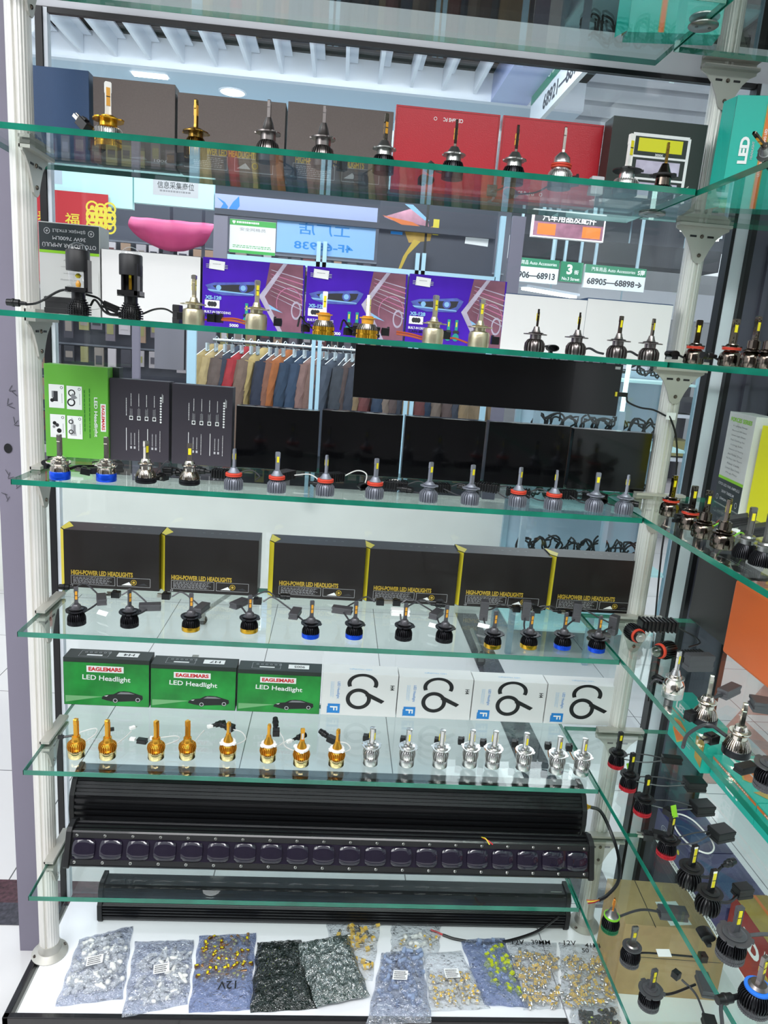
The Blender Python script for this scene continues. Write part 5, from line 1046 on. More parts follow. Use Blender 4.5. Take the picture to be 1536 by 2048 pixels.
# ================================================================== PARTS BAGS
M['bag'] = glassmat('clear_bag', (.94, .95, .96), haze=.06, hazecol=(.8, .82, .86), rough=.07, bump=45)
M['bagfoil'] = glassmat('grey_foil_bag', (.80, .83, .9), haze=.12, hazecol=(.7, .72, .78), rough=.07, bump=55, ior=2.3)
M['bagblue'] = glassmat('blue_foil_bag', (.74, .79, .93), haze=.30, hazecol=(.30, .36, .52), rough=.08, bump=50, ior=1.8)
M['bagdark'] = glassmat('dark_foil_bag', (.45, .50, .48), haze=.62, hazecol=(.012, .02, .016), rough=.07, bump=45, ior=1.8)
M['bagholo'] = glassmat('silver_foil_bag', (.5, .6, .58), haze=.80, hazecol=(.06, .09, .08), rough=.08, bump=60, ior=3.4)
D('i_white', 'e6e6e2', rough=.4); D('i_blue', '93a4c4', rough=.5); D('i_green', 'c0cc20', rough=.5); D('i_pcb', 'e8c050', rough=.4); D('i_glass', 'c8c4bc', rough=.15, metal=.4); D('i_bronze', 'a87c50', rough=.3, metal=.9); D('i_black', '1c201e', rough=.4)
def items():
    I = {}
    I['white_lamp'] = MB().lathe(S((5, 0), (6, 2), (6, 8), (4.5, 11), (2, 13)), 'i_white', 10).box((0, 0, -.003), (.009, .006, .007), 'i_white').mesh('white_lamp')
    I['white_wedge'] = MB().lathe(S((3.5, 0), (4.5, 3), (4.5, 12), (2.4, 17)), 'i_white', 10).box((0, 0, -.003), (.008, .003, .008), 'i_white').mesh('white_wedge')
    I['bronze_lamp'] = MB().lathe(S((3.6, -10), (3.6, 4), (5, 4.5)), 'i_bronze', 10).box((0, 0, .010), (.007, .007, .010), 'i_bronze').box((0, -.0036, .010), (.0045, .0006, .007), 'chip').box((0, .0036, .010), (.0045, .0006, .007), 'chip').mesh('bronze_lamp')
    I['festoon_lamp'] = MB().box((0, 0, 0), (.020, .0085, .0012), 'i_glass').box((-.006, 0, .001), (.004, .007, .001), 'i_pcb').box((0, 0, .001), (.004, .007, .001), 'i_pcb').box((.006, 0, .001), (.004, .007, .001), 'i_pcb').lathe(S((3.8, 0), (3.8, 5), (1.2, 8)), 'silver', 10, T(.010, 0, 0) @ RY(PI/2)).lathe(S((3.8, 0), (3.8, 5), (1.2, 8)), 'silver', 10, T(-.010, 0, 0) @ RY(-PI/2)).box((0, 0, -.003), (.020, .008, .004), 'i_glass').mesh('festoon_lamp')
    I['blue_lamp'] = MB().lathe(S((4.8, 0), (5.2, 1), (5.2, 14), (3.5, 17)), 'i_blue', 10).mesh('blue_lamp')
    I['green_lamp'] = MB().box((0, 0, 0), (.013, .010, .006), 'i_green').box((0, 0, .004), (.008, .006, .003), 'i_green').mesh('green_lamp')
    I['pale_lamp'] = MB().box((0, 0, 0), (.014, .009, .004), 'i_blue').box((0, 0, .003), (.008, .006, .003), 'i_blue').mesh('pale_lamp')
    I['clear_lamp'] = MB().lathe(S((3.4, 0), (4, 1), (4, 9), (3, 11), (1, 12)), 'i_glass', 10).box((0, 0, -.004), (.008, .0025, .009), 'c_whites').box((0, 0, .005), (.005, .0082, .005), 'i_pcb').mesh('clear_lamp')
    I['gold_lamp'] = MB().lathe(S((4, -8), (4, 2)), 'satin', 10).box((0, 0, .007), (.009, .008, .011), 'i_pcb').box((0, 0, .0135), (.007, .006, .002), 'c_whites').mesh('gold_lamp')
    return I
IT = items()
def bag(label, quad, filmm, hgt, fill=None, uv=(.14, .86, .12, .86), n=36, ilabel=None, icat='lamp', sticker=None, seal=True, note=None, zb=0, stuff=None, seed=1, crumple=.003, grp=None):
    """quad: picture corners back-left, back-right, front-right, front-left on the base board"""
    rnd = random.Random(seed); z0 = GZ+.0015+zb
    Q = [onz(x, y, z0) for x, y in quad]; O = sum((Vector((p.x, p.y, z0)) for p in Q), Vector())/4
    def P(u, v, z): p = (Q[0]*(1-u)+Q[1]*u)*(1-v)+(Q[3]*(1-u)+Q[2]*u)*v; return Vector((p.x-O.x, p.y-O.y, z))
    t = thing('parts_bag', label, 'bag', O)
    nu, nv = 26, 32; H = {}
    ph = [rnd.uniform(0, 6.28) for _ in range(8)]
    def hh(u, v):
        e = min(1, min(u, 1-u)/.14)*min(1, min(v, 1-v)/.12); e = max(0, e)**.6
        wv = math.sin(u*17+ph[0]+3*math.sin(v*7+ph[1]))*math.sin(v*21+ph[2]+2*math.sin(u*9+ph[3]))+.5*math.sin(u*41+v*23+ph[4])*math.sin(v*37-u*11+ph[5])
        return .001+e*hgt+crumple*wv*(.25+e*.75)
    vs = []; fs = []
    for i in range(nu+1):
        for j in range(nv+1):
            u, v = i/nu, j/nv; jx = .006*math.sin(v*19+ph[6]) if i in (0, nu) else 0; jy = .008*math.sin(u*15+ph[7]) if j in (0, nv) else 0
            vs.append(P(u+jx*2, v+jy*.6, max(.0008, hh(u, v))))
    off = len(vs)
    for i in range(nu+1):
        for j in range(nv+1): p = vs[i*(nv+1)+j]; vs.append(Vector((p.x, p.y, .0002)))
    for i in range(nu):
        for j in range(nv):
            a = i*(nv+1)+j; f = (a, a+nv+1, a+nv+2, a+1); fs.append(f[::-1]); fs.append(tuple(off+k for k in f))
    for i in range(nu):
        for a in (i*(nv+1), i*(nv+1)+nv): fs.append((a, a+nv+1, off+a+nv+1, off+a))
    for j in range(nv):
        for a in (j, nu*(nv+1)+j): fs.append((a, a+1, off+a+1, off+a))
    MB().add(vs, fs, filmm, True).build('film', t)
    if seal:
        b = MB()
        for v in (.055, .075): b.tube([P(u/6, v, hh(u/6, v)+.0006) for u in range(7)], .0006, filmm, 5, 1)
        b.build('zip_seal', t)
    U = (P(1, .5, 0)-P(0, .5, 0)); V = (P(.5, 0, 0)-P(.5, 1, 0))
    if sticker:
        u, v, ang = sticker; c = P(u, v, hgt+crumple+.0035)
        a = Art(c, U, V.cross(Vector((0, 0, 1))).cross(V) if False else V); a.N = Vector((0, 0, 1)); a.rect(0, 0, .036, .026, 'p_white', ang); a.lines(0, 0, .030, .022, 4, 'p_black', ang, seed, .55); a.build(t, 'sticker')
    if note:
        for (s_, u, v, w_, ang) in note:
            a = Art(P(u, v, hgt+crumple*1.5+.003), U, V); a.N = Vector((0, 0, 1)); a.text(s_, 0, 0, w_, None, 'p_black', ang, bold=.012); a.build(t, 'handwriting')
    if stuff:
        b = MB()
        for _ in range(stuff[1]):
            u, v = rnd.uniform(uv[0], uv[1]), rnd.uniform(uv[2], uv[3]); c = P(u, v, rnd.uniform(.003, max(.004, hgt-.009)))
            X = T(*c) @ Euler((rnd.uniform(-.6, .6), rnd.uniform(-.6, .6), rnd.uniform(0, 6.28))).to_matrix().to_4x4()
            b.box((0, 0, 0), (.016, .009, .005), 'i_black', X)
            if rnd.random() < stuff[2]: b.box((0, 0, .0025), (.004, .004, .002), 'i_green', X)
        o = b.build('loose_lamps', loc=O); tag(o, stuff[0], 'lamps'); o['kind'] = 'stuff'
    if fill:
        k = 0; pts = []
        tries = 0
        while k < n and tries < 4000:
            tries += 1
            u, v = rnd.uniform(uv[0], uv[1]), rnd.uniform(uv[2], uv[3]); c = P(u, v, 0)
            lay = sum(1 for q in pts if (q-c).length < .0075)
            if lay > 2 and tries < 3000: continue
            pts.append(c.copy()); nm_ = fill[k % len(fill)]
            z = min(.0055+lay*.006, max(.0055, hgt-.003))
            o = bpy.data.objects.new(nm_, IT[nm_]); COL.objects.link(o)
            flat = nm_ in ('green_lamp', 'pale_lamp', 'festoon_lamp')
            o.rotation_euler = (rnd.uniform(-.3, .3), rnd.uniform(-.25, .25), rnd.uniform(0, 6.28)) if flat else (PI/2+rnd.uniform(-.35, .35), rnd.uniform(-.4, .4), rnd.uniform(0, 6.28))
            o.location = O+c+Vector((0, 0, z)); tag(o, ilabel[nm_] if isinstance(ilabel, dict) else ilabel, icat, grp or ilabel if not isinstance(ilabel, dict) else ilabel[nm_]); k += 1
    return t
bag('foil bag full of small white lamps at the left end of the base', ((158, 1880), (266, 1852), (246, 1998), (110, 2014)), 'bagfoil', .016, ['white_lamp'], (.10, .92, .08, .90), 105, 'small white lamp inside the leftmost foil bag', sticker=(.45, .52, 4), seal=False, seed=3)
bag('grey foil bag of white wedge lamps, second from the left on the base', ((270, 1884), (388, 1880), (376, 2008), (244, 2036)), 'bagfoil', .013, ['white_wedge'], (.12, .90, .22, .88), 70, 'small white wedge lamp inside the second foil bag from the left', sticker=(.52, .52, 4), seal=False, seed=4)
bag('blue-tinted bag of brown metal lamps with a handwritten mark', ((398, 1872), (512, 1867), (502, 2020), (377, 2026)), 'bagblue', .012, ['bronze_lamp'], (.10, .88, .06, .62), 110, 'small bronze lamp with yellow chips in the blue-tinted bag', note=[('12V', .58, .76, .042, 180)], seal=False, seed=5, crumple=.0015)
bag('clear bag of yellow-chip lamps partly under the crumpled silver foil bag', ((652, 1840), (762, 1840), (745, 1962), (668, 1962)), 'bag', .010, ['gold_lamp'], (.15, .92, .10, .9), 34, 'small yellow-chip lamp in the clear bag behind the silver foil bag', seed=6, crumple=.001)
bag('dark foil bag of black lamps with tiny green dots, left of the silver foil bag', ((514, 1886), (602, 1880), (634, 2018), (500, 2026)), 'bagdark', .015, None, (.12, .88, .06, .80), seal=False, seed=7, stuff=('heap of tiny black lamps with green dots inside the dark foil bag', 260, .12))
bag('crumpled silver foil bag of black lamps in the middle of the base', ((590, 1888), (694, 1870), (740, 1992), (632, 2014)), 'bagholo', .017, None, (.12, .88, .12, .85), seal=False, seed=8, zb=.012, crumple=.005, stuff=('heap of tiny black lamps inside the crumpled silver foil bag', 160, .02))
bag('clear bag with a few white and grey lamps behind the blue lamp bag', ((782, 1844), (882, 1844), (878, 1908), (782, 1908)), 'bag', .010, ['white_lamp', 'clear_lamp'], (.12, .92, .50, .95), 18, {'white_lamp': 'small white lamp in the clear bag behind the blue lamps', 'clear_lamp': 'small clear lamp in the clear bag behind the blue lamps'}, seed=9, crumple=.001)
bag('foil bag of dull blue lamps hanging over the front edge trim', ((764, 1906), (842, 1900), (864, 2046), (732, 2050)), 'bagfoil', .016, ['blue_lamp'], (.10, .90, .06, .74), 80, 'dull blue lamp inside the foil bag that hangs over the trim', sticker=(.48, .46, -5), seal=False, seed=10, crumple=.003, zb=.003)
bag('clear bag of glassy wedge lamps between the blue lamp bag and dark blue bag', ((846, 1908), (922, 1902), (980, 2018), (860, 2024)), 'bag', .012, ['clear_lamp'], (.08, .90, .40, .93), 75, 'glassy wedge lamp with a yellow core in the clear bag with a sticker', sticker=(.52, .48, -3), seed=11, crumple=.0015)
bag('dark blue bag with a strip of lime green and pale blue lamps', ((920, 1880), (1008, 1876), (1056, 2016), (968, 2010)), 'bagblue', .011, ['green_lamp', 'pale_lamp'], (.36, .90, .05, .82), 85, {'green_lamp': 'lime green lamp in the dark blue bag', 'pale_lamp': 'pale blue lamp in the dark blue bag'}, seal=False, seed=12, crumple=.002)
bag('clear bag of festoon lamps marked 12V 39MM in black ink', ((1012, 1882), (1112, 1886), (1122, 2018), (1046, 2020)), 'bag', .012, ['festoon_lamp'], (.08, .94, .22, .97), 80, 'festoon lamp with amber strips in the bag marked 39MM', note=[('12V', .20, .10, .032, 0), ('39MM', .66, .09, .050, 0)], seed=13, crumple=.001)
bag('clear bag of festoon lamps marked 12V 41MM in black ink', ((1118, 1886), (1214, 1892), (1238, 2018), (1126, 2020)), 'bag', .012, ['festoon_lamp'], (.10, .92, .24, .95), 70, 'festoon lamp with amber strips in the bag marked 41MM', note=[('12V', .20, .08, .032, 0), ('41MM', .70, .10, .050, 0), ('50', .5, .19, .018, 0)], seed=14, crumple=.001)
bag('clear bag of dark lamps at the bottom of the picture near the corner', ((1140, 2016), (1236, 2014), (1250, 2070), (1140, 2075)), 'bag', .012, None, (.2, .9, .15, .9), seed=15, crumple=.003, zb=.004, stuff=('heap of tiny dark lamps inside the bottom corner bag', 70, .2))
# ================================================================== THE MALL OUTSIDE THE WINDOW
def R4(px0, py0, px1, py1, Y): a = ony(px0, py0, Y); b = ony(px1, py1, Y); return a, b
def slab(name, pts, Y, th, m, **k):    # upright slab at distance Y whose corners are read from the picture
    q = [ony(x, y, Y) for x, y in pts]
    x0 = sum((q[0].x, q[3].x))/2; x1 = (q[1].x+q[2].x)/2; z1 = (q[0].z+q[1].z)/2; z0 = (q[2].z+q[3].z)/2
    o = thing(name, k['label'], k['cat'], ((x0+x1)/2, Y, z0), group=k.get('group'))
    MB().box((0, th/2, (z1-z0)/2), (x1-x0, th, z1-z0), m).build(k.get('part', 'board'), o)
    if k.get('rod'):
        for sx in (-.35, .35): MB().box((sx*(x1-x0), th/2, (k['rod']-z0+z1-z0)/2), (.02, .02, k['rod']-z1), 'storef').build('hanging_rod', o)
    if k.get('art'): a = Art((-(x1-x0)/2, 0, 0), (1, 0, 0), (0, 0, 1)); k['art'](a, x1-x0, z1-z0); a.build(o)
    return o
# ceiling: dark void with white fins, fascia, soffit with a downlight and its modelled reflection
zf = ony(500, 130, 2.5).z
struct(MB().box((0, 1.46, 2.515), (3.4, 2.1, .04), 'voidc'), 'ceiling_1')
struct(MB().box((0, 2.52, 2.52), (3.4, .04, .30), 'fin'), 'ceiling_2')
struct(MB().box((-.3, 3.6, 2.395), (4.0, 2.12, .05), 'soffit'), 'ceiling_3')
fx = [ony(x, 97, 2.5).x for x in (165, 232, 300, 365, 432, 500, 568, 633, 700, 768, 830, 893)]
for i in range(-3, 13):
    x = fx[0]+(fx[11]-fx[0])/11*i
    t = thing('ceiling_fin', 'white metal ceiling fin seen through the top of the window', 'ceiling fin', (x, 1.5, 2.395), 0, 'row of white ceiling fins outside the window')
    MB().box((0, 0, .049), (.016, 1.98, .098), 'fin').box((.022, 0, .08), (.05, 1.98, .008), 'fin').build('blade', t)
def downlight(px, py, Y, r, lb):
    p = ony(px, py, Y); t = thing('downlight', lb, 'ceiling light', (p.x, Y, 2.37))
    MB().lathe([(r*1.12, -.004), (r*1.14, 0), (r, .0)], 'fin', 32).build('rim', t); MB().lathe([(r*.95, -.005), (r*.98, -.002)], 'lampw', 32).build('diffuser', t)
downlight(466, 151, 2.75, .062, 'round white downlight in the pale soffit outside, nearer one'); downlight(488, 187, 3.6, .055, 'reflection of the round downlight, modelled as a glowing disc just above the boxes')  # second disc stands in for a reflection of the first lamp
t = thing('panel_light', 'slanted white ceiling light panel left of the round downlight', 'ceiling light', (ony(300, 127, 2.62).x, 2.62, 2.366)); MB().box((0, 0, 0), (.16, .05, .006), 'lampw').build('diffuser', t); MB().box((0, 0, .0045), (.18, .07, .003), 'fin').build('frame', t)
# right part: slatted ceiling
struct(MB().box((4.4, 4.6, 2.78), (6.0, 9, .04), 'slatd'), 'ceiling_4')
for i in range(14):
    t = thing('ceiling_slat', 'grey ceiling slat on the right side of the mall ceiling', 'ceiling slat', (3.1, .75+.27*i, 2.60), 0, 'wide grey ceiling slats'); MB().box((0, 0, 0), (3.3, .19, .03), 'slat').build('slat', t)
p1 = onz(930, 235, 2.25); 
struct(MB().box((1.33, 1.5, 2.5), (.18, 2.0, .26), 'lav'), 'ceiling_beam')
# diagonal hanging sign (runs away from the viewer)
a0 = onz(1083, 232, 2.22); a1 = onz(1176, 134, 2.22)
XS = (a0.x+a1.x)/2
def yat(px, py): return onx(px, py, XS)
t = thing('hanging_sign', 'green and white hanging sign with numbers seen at a steep angle near the ceiling', 'sign', (XS, (a0.y+a1.y)/2, 2.22))
Ln = abs(a0.y-a1.y)+.5
MB().box((.01, 0, .11), (.02, Ln, .22), 'signw').build('board', t)
a = Art((-.001, Ln/2, 0), (0, -1, 0), (0, 0, 1)); a.rect(Ln/2, .165, Ln, .11, 'signg'); a.text('68921—68914', Ln*.5-.02, .055, Ln-.52, .062, 'p_dkgray', bold=.02); a.text('②楼 2区', Ln*.36, .165, (Ln-.5)*.4, .05, 'p_white', bold=.01); a.build(t)
# sun-bright windows far to the right
struct(MB().box((9.5, 8.5, 3.6), (.05, 3.0, 1.2), 'sunwin'), 'window_4'); struct(MB().box((2.55, .95, 2.35), (.4, .02, .6), 'sunwin'), 'window_5')
# opposite storefront at Y = 3
YS = 3.0
D('plinth', 'eef0e8', rough=.15, noise=.06, nscale=3)
struct(MB().box((0, YS+.05, -.08), (3.9, .12, .74), 'plinth'), 'wall_opposite')
xr_ = ony(1008, 560, YS+1.6).x; struct(MB().box((xr_-2.7, YS+1.6, 1.0), (5.4, .05, 2.9), 'store'), 'wall_shop_back')
zz0 = ony(600, 320, YS).z
struct(MB().box((-.3, YS+.06, 2.2), (3.5, .12, .34), 'storef'), 'wall_header')
slab('sign_board', ((75, 322), (265, 340), (265, 415), (75, 405)), YS-.03, .04, 'cyan', label='pale cyan sign board with a green number plate, far left outside', cat='sign', art=lambda a, w, h: (a.rect(.13*w, .72*h, .26*w, .5*h, 'soffit'), a.text('2', .07*w, .78*h, .09*w, .30*h, 'p_teal2', bold=.03)))
slab('sign_board', ((268, 341), (428, 352), (428, 418), (268, 406)), YS-.03, .04, 'cyan', label='pale cyan board holding a small grey plaque with Chinese lettering', cat='sign', art=lambda a, w, h: (a.rect(.52*w, .60*h, .57*w, .62*h, 'p_lgray'), a.text('信息采集商位', .52*w, .62*h, .46*w, .22*h, 'p_dkgray', bold=.01), a.lines(.52*w, .44*h, .4*w, .08*h, 1, 'p_gray', t=.7)))
slab('banner', ((430, 393), (755, 410), (755, 452), (430, 420)), YS-.03, .03, 'lav', label='long lavender shop header with a blue emblem at its left end', cat='banner', art=lambda a, w, h: (a.poly([(.01*w, .8*h), (.06*w, .55*h), (.08*w, .3*h), (.07*w, .05*h), (.03*w, .1*h), (.05*w, .45*h)], 'p_blue'), a.poly([(.085*w, .2*h), (.11*w, .6*h), (.145*w, .95*h), (.15*w, .4*h), (.13*w, .1*h), (.10*w, .05*h)], 'p_blue')))
slab('notice_card', ((458, 437), (551, 445), (551, 512), (460, 504)), YS-.05, .006, 'c_white', label='white and green notice card on the glass across the corridor', cat='notice', art=lambda a, w, h: (a.rect(w/2, .91*h, w, .17*h, 'p_lgreen'), a.rect(w/2, .045*h, w, .09*h, 'p_lgreen'), a.text('安全网格员', w/2, .72*h, .56*w, .10*h, 'p_gray', bold=0), a.rect(w/2, .42*h, .6*w, .3*h, 'p_white'), a.lines(w/2, .2*h, .85*w, .10*h, 2, 'p_lgreen', t=.4), a.text('♥', .09*w, .91*h, .07*w, .10*h, 'p_white'), a.lines(.4*w, .92*h, .5*w, .07*h, 1, 'p_white', t=.8)))
slab('banner', ((553, 440), (750, 453), (750, 517), (553, 507)), YS-.04, .006, 'banb', label='pale blue banner with mirrored blue lettering and number', cat='banner', art=lambda a, w, h: (a.text('工厂店', .48*w, .78*h, .52*w, .36*h, 'p_blue', mirror=True, bold=.01), a.text('4F-68938', .48*w, .27*h, .60*w, .24*h, 'p_blue', mirror=True, bold=.02)))
slab('banner', ((73, 376), (217, 390), (217, 575), (73, 560)), YS-.06, .004, 'rustred', label='bright red new-year banner with gold ornament at the far left', cat='banner', art=lambda a, w, h: (a.text('✿ 1', .14*w, .93*h, .18*w, .06*h, 'p_yel', bold=.02), a.text('春', .12*w, .70*h, .2*w, .14*h, 'p_yel'), a.text('福', .5*w, .70*h, .2*w, .14*h, 'p_yel'), *[a.ring((.78+.12*(i % 3))*w, (.85-.06*(i//3))*h-.02*h*(i % 2), .035, .010, 'p_yel', n=14) for i in range(12)], *[a.disc((.78+.12*(i % 3))*w, (.85-.06*(i//3))*h-.02*h*(i % 2), .012, 'p_yel', 8) for i in range(12)]))
slab('shop_window', ((757, 402), (990, 420), (990, 560), (757, 548)), YS-.02, .03, 'store', label='dark shop window with an orange and violet streaked poster', cat='window display', art=lambda a, w, h: (a.poly([(.03*w, .78*h), (.25*w, .92*h), (.40*w, .82*h), (.42*w, .70*h), (.10*w, .74*h)], 'c_mauve'), a.poly([(.02*w, .80*h), (.30*w, .62*h), (.44*w, .62*h), (.28*w, .74*h)], 'p_orange'), a.poly([(.2*w, .66*h), (.34*w, .60*h), (.46*w, .72*h), (.44*w, .50*h), (.26*w, .45*h)], 'c_ochre'), a.poly([(.30*w, .50*h), (.22*w, .25*h), (.18*w, .02*h), (.20*w, .02*h), (.26*w, .28*h), (.36*w, .48*h)], 'p_gold'), a.poly([(.27*w, .98*h), (.42*w, .78*h), (.38*w, .78*h), (.2*w, .98*h)], 'p_lblue'), a.rect(.48*w, .70*h, .05*w, .22*h, 'p_yel'), a.rect(.84*w, .58*h, .2*w, .16*h, 'p_white', -3), a.rect(.4*w, .5*h, .02*w, h, 'p_black'), a.rect(.15*w, .57*h, .10*w, .04*h, 'p_blue')))
# frames of the opposite storefront
D('bluef', 'b4d8ea', rough=.4)
ff = thing('shopfront_frame', 'pale blue metal frame of the glass shopfront across the corridor', 'shopfront', (0, YS-.06, 0))
def bar(p, q, w_, m='bluef', nm='rail', Y=YS-.06):
    a, b = ony(*p, Y), ony(*q, Y)
    if abs(a.x-b.x) > abs(a.z-b.z): MB().box(((a.x+b.x)/2, 0, (a.z+b.z)/2), (abs(a.x-b.x), .03, w_), m).build(nm, ff)
    else: MB().box(((a.x+b.x)/2, 0, (a.z+b.z)/2), (w_, .03, abs(a.z-b.z)), m).build(nm, ff)
bar((455, 520), (990, 556), .035); bar((440, 432), (440, 640), .075, 'mull', 'mullion'); bar((632, 482), (640, 1000), .022, 'bluef', 'stile'); bar((620, 482), (628, 1000), .022, 'bluef', 'stile'); bar((815, 505), (818, 960), .022, 'bluef', 'stile'); bar((827, 505), (830, 960), .022, 'bluef', 'stile')
bar((975, 430), (980, 960), .03, 'bluef', 'stile'); bar((1003, 430), (1008, 1000), .075, 'mull', 'mullion'); bar((430, 425), (990, 470), .03, 'store', 'rail'); bar((380, 640), (384, 960), .05, 'bluef', 'stile'); bar((270, 560), (275, 960), .04, 'mull', 'mullion')
# pink cloth and dark goods shelves in the opposite shop
p0, p1 = R4(262, 440, 428, 500, YS+.4)
vs = []; fs = []
for i in range(17):
    for j in range(9):
        u, v = i/16, j/8; e = .14*math.sin(min(1, v*1.3)*PI/2)
        vs.append((p0.x+(p1.x-p0.x)*(u*(1-.28*v**3)+.14*v**3), YS+.4-.08*math.sin(v*PI)+.012*math.sin(u*20), p0.z+.02-(p0.z-p1.z)*v-.05*v*math.sin(u*PI)))
for i in range(16):
    for j in range(8): fs.append((i*9+j, i*9+j+1, (i+1)*9+j+1, (i+1)*9+j))
o = MB().add(vs, fs, 'pinkf', True).build('pink_cloth'); tag(o, 'bright pink cloth hung up inside the shop across the corridor', 'cloth')
m_ = o.modifiers.new('solid', 'SOLIDIFY'); m_.thickness = .01
GC = [mat('goods_%d' % i, c, rough=.5) for i, c in enumerate(('6e6670', '4a4650', '8a7f78', '9c7f6a', '3c3a44', 'a8a0a4', '6a3a3c', '8f8a5a', 'c0b8bc', '2c2c34'))]
rk = thing('goods_rack', 'dark rack of small hanging packets in the shop across the corridor', 'rack', (ony(300, 600, YS+1.1).x, YS+1.1, -.45))
xL, xR = ony(70, 600, YS+1.1).x-rk.location.x, ony(1000, 600, YS+1.1).x-rk.location.x
MB().box(((xL+xR)/2, .05, 1.25), (xR-xL, .02, 2.1), 'store').build('back_panel', rk)
for r in range(7): MB().box(((xL+xR)/2, 0, .75+.24*r), (xR-xL, .05, .012), 'slatd').build('rail', rk)
rnd = random.Random(5)
for r in range(7):
    for c in range(26):
        w_ = rnd.uniform(.05, .085); h_ = rnd.uniform(.10, .19); x = rk.location.x+xL+.05+c*.098+rnd.uniform(-.01, .01)
        if x > rk.location.x+xR-.04: continue
        z = rk.location.z+.75+.24*r-.012-h_
        o = MB().box((0, 0, h_/2), (w_, .02, h_), GC[rnd.randrange(10)]).box((0, -.011, h_*.45), (w_*.7, .002, h_*.4), GC[rnd.randrange(10)]).build('goods_packet', loc=(x, YS+1.06, z)); tag(o, 'small packet hanging on the dark rack across the corridor', 'packet', 'packets on the rack across the corridor')
# quilted grey covers
D('quilt', '84828c', rough=.7, bump=.6, bscale=25)
for i, (a_, b_, c_, d_) in enumerate(((315, 590, 372, 740), (378, 585, 432, 745))):
    p0, p1 = R4(a_, b_, c_, d_, YS+.45); w_, h_ = p1.x-p0.x, p0.z-p1.z; t = thing('seat_cover', 'grey quilted seat cover hanging across the corridor, %s one' % ('left', 'right')[i], 'seat cover', ((p0.x+p1.x)/2, YS+.45, p1.z))
    pl = [(-w_/2, 0), (w_/2, 0), (w_/2, h_*.75), (w_*.3, h_), (-w_*.1, h_), (-w_/2, h_*.6)]; MB().prism(pl, .07, 'quilt', RX(PI/2)).build('padding', t, bevel=.012)
    MB().box((0, -.035, h_+.30), (.02, .01, .64), 'store').build('hanging_strap', t); MB().prism([(x*1.03, z*1.01) for x, z in pl], .012, 'store', T(0, -.02, 0) @ RX(PI/2)).build('piping', t)
# garments on the rail
D('rodm', 'd8e2e6', rough=.25, metal=.8)
ra = ony(420, 672, YS+.35); rb = ony(720, 700, YS+.35)
t = thing('clothes_rail', 'pale metal clothes rail under the third shelf line across the corridor', 'rail', (ra.x+1.02, YS+.35, ra.z-.02)); MB().lathe([(.010, -1.0), (.010, 1.0)], 'rodm', 12, RY(PI/2)).build('rod', t); rz_ = t.location.z
gar = [(432, 'b09a6a', 'tan'), (450, 'c0a878', 'sandy'), (463, '6a5a54', 'dull brown'), (484, '3a4252', 'slate'), (500, 'a83038', 'red-edged'), (515, '7a6458', 'taupe'), (534, 'bfa66e', 'beige'), (552, '2c3244', 'navy'), (568, '8a5c4a', 'reddish-brown'), (584, 'a86438', 'orange-piped brown'), (604, '2e4056', 'deep blue'), (622, '34465e', 'steel blue'), (640, '8a6a64', 'rosy brown'), (654, '7a5e56', 'mocha'), (668, '3e4450', 'charcoal'), (684, '4a5260', 'blue-grey'), (700, '42464e', 'dark grey')]
gar += [(716+17*i, ('5a4a48', '3a3e4a', '8a7458', '6a3a3a', '2a3a50', '7a6a60')[i % 6], None) for i in range(15)]
for i, (px, hx, nm_) in enumerate(gar):
    p = ony(px, 745, YS+.35); m_ = mat('cloth_%d' % i, hx, rough=.85, noise=.12, nscale=25)
    t = thing('jacket', ('%s jacket hanging on the rail across the corridor' % nm_) if nm_ else 'jacket on the right part of the rail, mostly behind the black panel', 'jacket', (p.x, YS+.35, rz_-.775), math.radians(55+rnd.uniform(-8, 8)), None if nm_ else 'jackets behind the black panel')
    b = MB(); ns = 12; vs = []; fs = []
    prof = [(0, .20, .05), (.2, .20, .055), (.45, .19, .055), (.60, .20, .05), (.68, .17, .04), (.72, .09, .03), (.75, .045, .025)]
    for (z, a_, b_) in prof:
        for k in range(ns): an = 2*PI*k/ns; fw = 1+.10*math.sin(an*5+i) if z < .6 else 1; vs.append((a_*math.cos(an)*fw, b_*math.sin(an)*fw, z))
    for q in range(len(prof)-1):
        for k in range(ns): fs.append((q*ns+k, q*ns+(k+1) % ns, (q+1)*ns+(k+1) % ns, (q+1)*ns+k))
    b.add(vs, fs, m_, True); b.build('body', t)
    for sg in (-1, 1): MB().tube([(sg*.15, 0, .66), (sg*.205, -.01, .45), (sg*.21, -.02, .12)], .042, m_, 8).build('sleeve', t)
    MB().tube([(0, -.052, .70), (.0, -.058, .4), (.0, -.058, .05)], .006, mat('piping_%d' % (i % 3), ('2a2a30', '9a8a70', '5a6a80')[i % 3], rough=.6), 5).build('front_edge', t)
    h_ = MB().tube([(-.17, 0, .68), (0, 0, .755), (.17, 0, .68)], .0025, 'rodm', 5, 2); h_.tube([(0, 0, .755), (0, 0, .77), (.014, 0, .785), (.0, 0, .797), (-.012, 0, .785)], .0025, 'rodm', 5); h_.build('hanger', t)
    cl = MB()
    for sg in (-.10, .1): cl.box((sg, -.02, .73), (.02, .015, .05), 'rodm')
    cl.build('clips', t)
